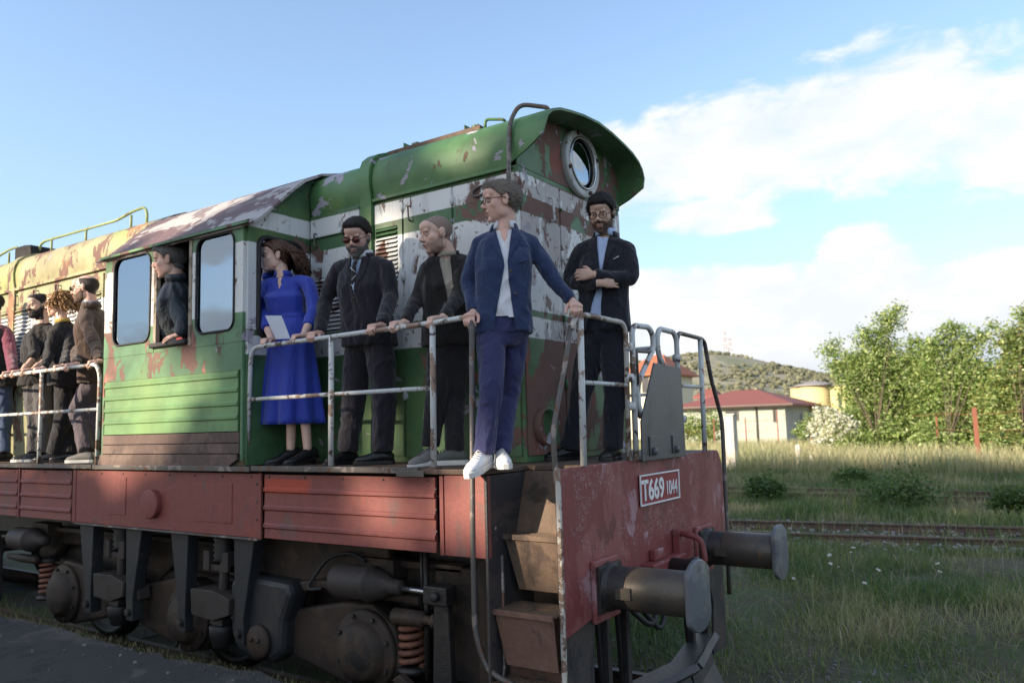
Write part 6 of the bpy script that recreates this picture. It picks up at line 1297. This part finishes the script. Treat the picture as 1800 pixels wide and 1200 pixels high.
# man with arms crossed at the front
x0 = -.32
ya = -.38
_, I10 = person('man in glasses and black suit with arms crossed in front of the round window', dict(
    head=at(1057, 376, ya-.02), hs=1.1, look=mixd(.92, .35), tilt=20, neck=at(1064, 413, ya+.03), pelvis=at(1062, 568, ya+.02), sa=at(1024, 437, ya-.04), sb=at(1101, 433, ya+.05), face=mixd(1, .22),
    ea=at(1002, 494, ya-.06), wa=at(1055, 497, ya-.18), eb=at(1108, 489, ya-.0), wb=at(1042, 483, ya-.20), hda=dict(o=((.7, .5, .05), (.45, -.85, 0), (0, 0, 1)), curl=(20, 25, 15)), hdb=dict(o=((-.75, -.1, .1), (.4, -.85, 0), (0, 0, 1)), curl=(20, 25, 15)),
    ha=at(1045, 590, ya), hb=at(1078, 590, ya+.03), ka=at(1022, 690, ya-.03), kb=at(1081, 695, ya), aa=at(1001, 778, ya-.02), ab=at(1078, 780, ya), fa=(-.55, -.75, 0), fb=(.1, -1, 0), legs='black suit', lr=(.098, .075, .066),
    top='black suit', shirt='sky shirt', open=[(-.05, -.035, .03), (.02, -.05, .04), (.28, -.008, .008), (.34, -.01, .01), (.52, -.07, -.0), (.9, -.14, .0)], send=.60, bare=[(-.03, -.02, .02), (.05, 0, 0)], lapel=(.055, .30), collar=('sky shirt', .060, .036, 22), collar2=('black suit', .066, .02, 48), pocket=(.19, .10, 'white cotton', .02),
    hem=.06, jw=.98, sr=1.0, hair='full', hm='hair black', ht=.016, hn=.004, quiff=.006, beard=('stubble dark', .004, -.035), glasses=('acetate black', None), skin='skin olive', shoe=SKL('shoe black', None, sole='shoe black', st=.02)))

# man in sunglasses and tie
wa = on_rail(547); wb = on_rail(656)
person('bearded man in dark suit, striped tie and red sunglasses with both hands on rail', dict(
    head=at(627, 418, -1.24), hs=1.14, look=mixd(1, .18), tilt=22, neck=at(636, 449, -1.18), pelvis=at(648, 585, -1.06), sa=at(597, 470, -1.20), sb=at(677, 464, -1.12), face=mixd(1, .1),
    ea=at(572, 530, -1.22), wa=wa, eb=at(686, 522, -1.14), wb=wb, hda=grip(1, .1), hdb=grip(-1, -.05),
    ha=at(632, 605, -1.05), hb=at(667, 605, -1.03), ka=at(622, 700, -1.06), kb=at(676, 700, -1.04), aa=at(612, 784, -1.08), ab=at(672, 784, -1.05), fa=(-.15, -1, 0), fb=(-.75, -.75, 0), legs='charcoal suit', lr=(.106, .085, .074),
    top='charcoal suit', shirt='sky shirt', open=[(-.05, -.04, .035), (.02, -.055, .045), (.27, -.006, .006), (.28, 0, 0)], lapel=(.055, .27), collar=('white cotton', .062, .032, 24), collar2=('charcoal suit', .068, .02, 50), tie='black wool', buttons=((.30, .0),),
    hem=.10, jw=1.07, jd=1.12, sr=1.08, w=1.1, wide=1.06, hair='short', hm='hair dark', ht=.013, hn=.003, quiff=.006, beard=('hair pepper', .005, -.04), glasses=('acetate black', 'red lens'), skin='skin ruddy', shoe=SKL('shoe black', None, sole='shoe black', st=.022)))

# man in black blazer and tee
wa = on_rail(697); wb = on_rail(765)
person('close cropped man in black blazer over beige tee wearing grey sneakers', dict(
    head=at(766, 413, -1.17), hs=1.09, look=mixd(.55, 1), tilt=10, neck=at(785, 446, -1.08), pelvis=at(790, 585, -.98), sa=at(757, 463, -1.15), sb=at(815, 457, -1.0), face=mixd(.75, .55),
    ea=at(735, 522, -1.17), wa=wa, eb=at(806, 520, -1.13), wb=wb, hda=grip(1, -.35), hdb=grip(-1, -.45),
    ha=at(776, 605, -1.0), hb=at(800, 605, -.95), ka=at(768, 692, -1.09), kb=at(800, 695, -.97), aa=at(756, 776, -1.12), ab=at(799, 786, -1.06), fa=(-.05, -1, -.10), fb=(-.95, -.5, 0), legs='black trousers', lr=(.095, .072, .060),
    top='black wool', shirt='beige tee', open=[(-.05, -.045, .035), (.05, -.055, .02), (.30, -.03, .02), (.46, -.05, .0), (.6, -.08, -.02)], lapel=(.05, .30), collar=('beige tee', .058, .012, 0), collar2=('black wool', .068, .02, 55),
    send=.44, closed=True, hem=.09, sr=1.0, hair='recede', hm='hair buzz', ht=.0028, hn=0, beard=('stubble', .0018, -.04), skin='skin fair', shoe=SKL('shoe grey', 'lace', sole='sole white', st=.028), shoeb=dict(m_='shoe olive')))

# woman in the blue dress
wa = on_rail(463); wa = Vector((wa.x+.0, wa.y, wa.z)); wb = on_rail(519)
_, IW = person('woman in a royal blue dress with brown hair holding a paper at the rail', dict(female=True,
    head=at(484, 451, -1.22), hs=1.02, look=mixd(.40, 1), tilt=2, neck=at(497, 484, -1.19), pelvis=at(512, 590, -1.15), sa=at(473, 499, -1.24), sb=at(540, 494, -1.11), face=mixd(1, .35),
    ea=at(461, 548, -1.27), wa=wa, eb=at(553, 549, -1.16), wb=wb, hda=grip(1, 0), hdb=grip(-1, -.3), ha=at(506, 610, -1.14), hb=at(524, 610, -1.12), ka=at(512, 705, -1.17), kb=at(534, 705, -1.15), aa=at(511, 788, -1.19), ab=at(541, 788, -1.16), fa=(-.35, -1, 0), fb=(-.2, -1, 0),
    top='royal blue', shirt='royal blue', open=[(-.05, -.03, .03), (.10, 0.004, .03), (.13, .012, .02)], bare=[(-.05, -.03, .03), (.10, .004, .03), (.13, .012, .02)], collar=('royal blue', .056, .030, 28), sleeve=.80, sr=.98, hem=.06, jw=1.0, topname='dress_bodice', skirt=(at(512, 556, -1.16), at(512, 745, -1.16), .268), wr=.008,
    hair='full', hm='hair brown', ht=.020, hn=.006, skin='skin fair', s=.95, shoe=SKL('shoe black', None, sole='shoe black', st=.01, L=.24, w=.82, heel=.05)))
def strands(root, TW, n, fn, rad, m_):
    g = G()
    for i in range(n): g.tube(fn(i), rad, 4)
    o = npart_g('hair_strands', g, TW, m_, root); o['kind'] = 'stuff'
def wavy(i):
    a = random.uniform(-1.5, 1.5); e = random.uniform(.0, 1.35); p = Vector((math.sin(a)*.078*math.cos(e*.8), -.025-math.cos(a)*.095*math.cos(e), .03+.085*math.sin(e))); L = random.uniform(.22, .36); pts = []; ph = random.random()*6; out = Vector((p.x*.8-.0, p.y*1.3-.02, 0)).normalized()
    for k in range(9):
        t = k/8; q = p+out*(.050*math.sin(t*2.8)+.03*t)+Vector((-.01*t, -.04*t-.05*t*t, -.56*L*t*(.35+t*.65)-.005)); q += Vector((math.sin(ph+t*11), math.cos(ph*1.7+t*9), math.sin(ph*2.3+t*10)))*.019*(.3+t); pts.append(q)
    return pts
wroot = [o for o in COL.objects if o.get('label', '').startswith('woman in a royal')][0]
strands(wroot, IW['TW'], 420, wavy, [.0065, .007, .007, .007, .0065, .006, .005, .004, .002], 'hair brown')
# the paper she holds
pc = at(489, 575, RY-.01); ra, ub = Vector((.80, .50, 0)).normalized(), Vector((-.28, -.25, .92)).normalized(); g = G(); rows = []
for j in range(5):
    rows.append([pc+ra*(i-.5)*.115*1.0+ub*((j/4-.5)*.20)+Vector((.3, -.9, 0))*(.012*math.sin(i*3.1+j*.4)) for i in (0, .25, .5, .75, 1)])
n5 = len(rows[0]); v = [q for r in rows for q in r]; v += [q+Vector((-.003, .004, 0)) for q in v]; F = [(j*n5+i, j*n5+i+1, (j+1)*n5+i+1, (j+1)*n5+i) for j in range(4) for i in range(4)]; F += [tuple(25+k for k in reversed(q)) for q in F]; g.add(v, F, smooth=True)
solid('paper_sheet', g, 'paper', pc, 'folded white sheet of notes held by the woman in the blue dress', 'paper')

# man leaning out of the cab window
cw = at(287, 588, -1.47)
person('grey haired man in a dark quilted jacket leaning out of the open cab window', dict(floor=2.06,
    head=at(297, 459, -1.44), hs=1.24, look=mixd(.12, 1), tilt=6, neck=at(308, 490, -1.40), pelvis=at(330, 625, -1.15), sa=at(300, 515, -1.45), sb=at(332, 508, -1.16), face=mixd(.25, 1), ea=at(322, 572, -1.44), wa=at(311, 589, -1.48), eb=at(345, 570, -1.12), wb=at(352, 600, -1.2),
    hda=dict(o=((-1, -.15, -.10), (0, -.3, 1), (0, -1, 0)), curl=(15, 25, 20), tc=15), ha=at(338, 650, -1.2), hb=at(345, 650, -1.05), ka=at(338, 735, -1.2), kb=at(345, 735, -1.05), aa=Vector((-3.75, -1.2, 2.16)), ab=Vector((-3.65, -1.0, 2.16)), fa=(-1, 0, 0), fb=(-1, 0, 0), legs='black trousers',
    top='dark quilt', shirt='white cotton', open=[(-.05, -.03, .03), (.25, -.012, .012), (.5, -.02, .02)], collar=('dark quilt', .068, .045, 25), hem=.06, sr=1.15, jw=1.15, jd=1.2, wr=.014, hair='full', hm='hair pepper', ht=.015, hn=.004, skin='skin ruddy', shoe=SKL('shoe black', None, sole='shoe black')))

# the four on the left
wb_ = on_rail(162); wa_ = on_rail(122)
person('balding man in sunglasses and brown jacket over a blue shirt beside the cab', dict(
    head=at(149, 508, -1.18), hs=1.18, look=mixd(.08, 1), tilt=2, neck=at(158, 535, -1.14), pelvis=at(168, 655, -1.02), sa=at(148, 558, -1.24), sb=at(178, 555, -.98), face=mixd(.45, 1), ea=at(168, 608, -1.28), wa=wb_, eb=at(135, 610, -1.02), wb=wa_, hda=grip(1, -.4), hdb=grip(1, -.3),
    ha=at(166, 670, -1.05), hb=at(174, 668, -.95), ka=at(136, 718, -1.10), kb=at(163, 735, -.98), aa=at(151, 786, -1.14), ab=at(170, 786, -1.0), fa=(-.9, -.5, 0), fb=(-.9, -.45, 0), legs='mauve trousers', lr=(.10, .082, .070),
    top='brown suede', shirt='chambray', open=[(-.05, -.03, .04), (.03, -.06, .04), (.3, -.06, .03), (.6, -.06, .03)], collar=('chambray', .062, .03, 25), collar2=('brown suede', .068, .03, 45), hem=.10, sr=1.05, hair='bald', hm='hair dark', ht=.003, hn=0, beard=('stubble dark', .003, -.04), glasses=('acetate black', 'dark lens'), skin='skin ruddy', shoe=SKL('shoe grey', 'lace', sole='sole white', st=.026)))
wa_ = on_rail(64); wb_ = on_rail(99)
_, IC = person('woman with curly blond hair, glasses and black top between two men at left rail', dict(female=True,
    head=at(101, 536, -1.14), hs=1.05, look=mixd(.15, 1), tilt=0, neck=at(109, 564, -1.12), pelvis=at(118, 660, -1.05), sa=at(96, 583, -1.22), sb=at(128, 580, -1.02), face=mixd(.5, 1), ea=at(88, 620, -1.25), wa=wa_, eb=at(118, 622, -1.18), wb=wb_, hda=grip(1, -.3), hdb=grip(1, -.3),
    ha=at(112, 672, -1.05), hb=at(122, 672, -.98), ka=at(110, 735, -1.12), kb=at(122, 735, -1.0), aa=at(96, 790, -1.14), ab=at(124, 790, -1.02), fa=(-.7, -.8, 0), fb=(-.6, -.8, 0), legs='black trousers', lr=(.092, .082, .085),
    top='black knit', shirt='scarf print', open=[(-.05, -.03, .045), (.0, -.05, .05), (.10, -.045, -.01), (.3, -.04, -.015), (.42, -.03, -.02)], collar=('gold silk', .056, .022, 12), hem=.10, sr=.98, topname='blouse', hair='full', hm='hair blond', ht=.018, hn=.006, glasses=('acetate black', None), skin='skin fair', s=.96, shoe=SKL('shoe black', None, sole='shoe black')))
def curly(i):
    a = random.uniform(-2.3, 2.3); e = random.uniform(-.5, 1.4); p = Vector((math.sin(a)*.080*math.cos(e), -.022-math.cos(a)*.098*math.cos(e), .03+.09*math.sin(e))); out = (p-Vector((0, 0, 0))).normalized(); pts = []; ph = random.random()*6; L = random.uniform(.05, .11); q1 = out.orthogonal().normalized(); q2 = out.cross(q1)
    for k in range(13): t = k/12; pts.append(p+out*L*t+Vector((0, -.03*t, -.07*t*t))+(q1*math.cos(ph+t*15)+q2*math.sin(ph+t*15))*.011)
    return pts
croot = [o for o in COL.objects if o.get('label', '').startswith('woman with curly')][0]
strands(croot, IC['TW'], 300, curly, [.0045]*12+[.002], 'hair blond')
wa_ = on_rail(28); wb_ = on_rail(46)
person('black bearded man in a black sweater with bare forearms on the left rail', dict(
    head=at(68, 538, -1.05), hs=1.12, look=mixd(.85, .55), tilt=3, neck=at(75, 566, -1.01), pelvis=at(66, 668, -.95), sa=at(57, 588, -1.08), sb=at(96, 584, -.94), face=mixd(1, .5), ea=at(60, 626, -1.14), wa=wa_, eb=at(85, 628, -1.12), wb=wb_, hda=grip(1, -.4), hdb=grip(-1, -.5), sleeve=.62,
    ha=at(58, 682, -.96), hb=at(74, 682, -.93), ka=at(60, 740, -1.0), kb=at(78, 742, -.95), aa=at(58, 790, -1.03), ab=at(78, 790, -.96), fa=(-.6, -.8, 0), fb=(-.3, -1, 0), legs='grey jeans', top='black knit', topname='sweater', hem=.06, sr=1.05, jw=1.02, hair='short', hm='hair black', ht=.008, hn=.002, beard=('hair black', .012, -.03), skin='skin olive', shoe=SKL('shoe black', None, sole='sole white')))
wa_ = on_rail(-40); wb_ = on_rail(12)
person('person in a dark vest with maroon sleeves and jeans, cut off by the left edge', dict(
    head=at(-14, 535, -1.15), look=mixd(.3, 1), tilt=0, neck=at(-8, 570, -1.1), pelvis=at(-2, 668, -1.0), sa=at(-28, 588, -1.15), sb=at(12, 584, -1.0), face=mixd(.9, .6), ea=at(-34, 626, -1.2), wa=wa_, eb=at(20, 630, -1.1), wb=wb_, hda=grip(1, -.3), hdb=grip(-1, -.5),
    ha=at(-10, 682, -1.0), hb=at(6, 682, -.97), ka=at(-12, 740, -1.05), kb=at(8, 742, -.98), aa=at(-12, 790, -1.05), ab=at(8, 790, -1.0), fa=(-.6, -.8, 0), fb=(-.3, -1, 0), legs='blue jeans', top='maroon sleeve', topname='shirt', hem=.08, sr=1.12, hair='short', hm='hair dark', ht=.01, skin='skin fair', shoe=SKL('shoe black', None, sole='shoe black')))
proot = [o for o in COL.objects if o.get('label', '').startswith('person in a dark vest')][0]
g = G(); N = at(-8, 570, -1.1); PVv = at(-2, 668, -1.0); r_ = (at(12, 584, -1.0)-at(-28, 588, -1.15)).normalized(); u_ = (N-PVv).normalized(); f_ = u_.cross(r_)
g.loft([g.ring(PVv.lerp(N, t), r_, f_, a, b, 24, ex=2.5) for t, a, b in ((-.12, .225, .165), (.2, .215, .158), (.55, .22, .160), (.82, .195, .135), (.93, .12, .10))]); v, f = remesh(g, .011, 3, .008); npart('vest', v, f, 'black knit', proot)
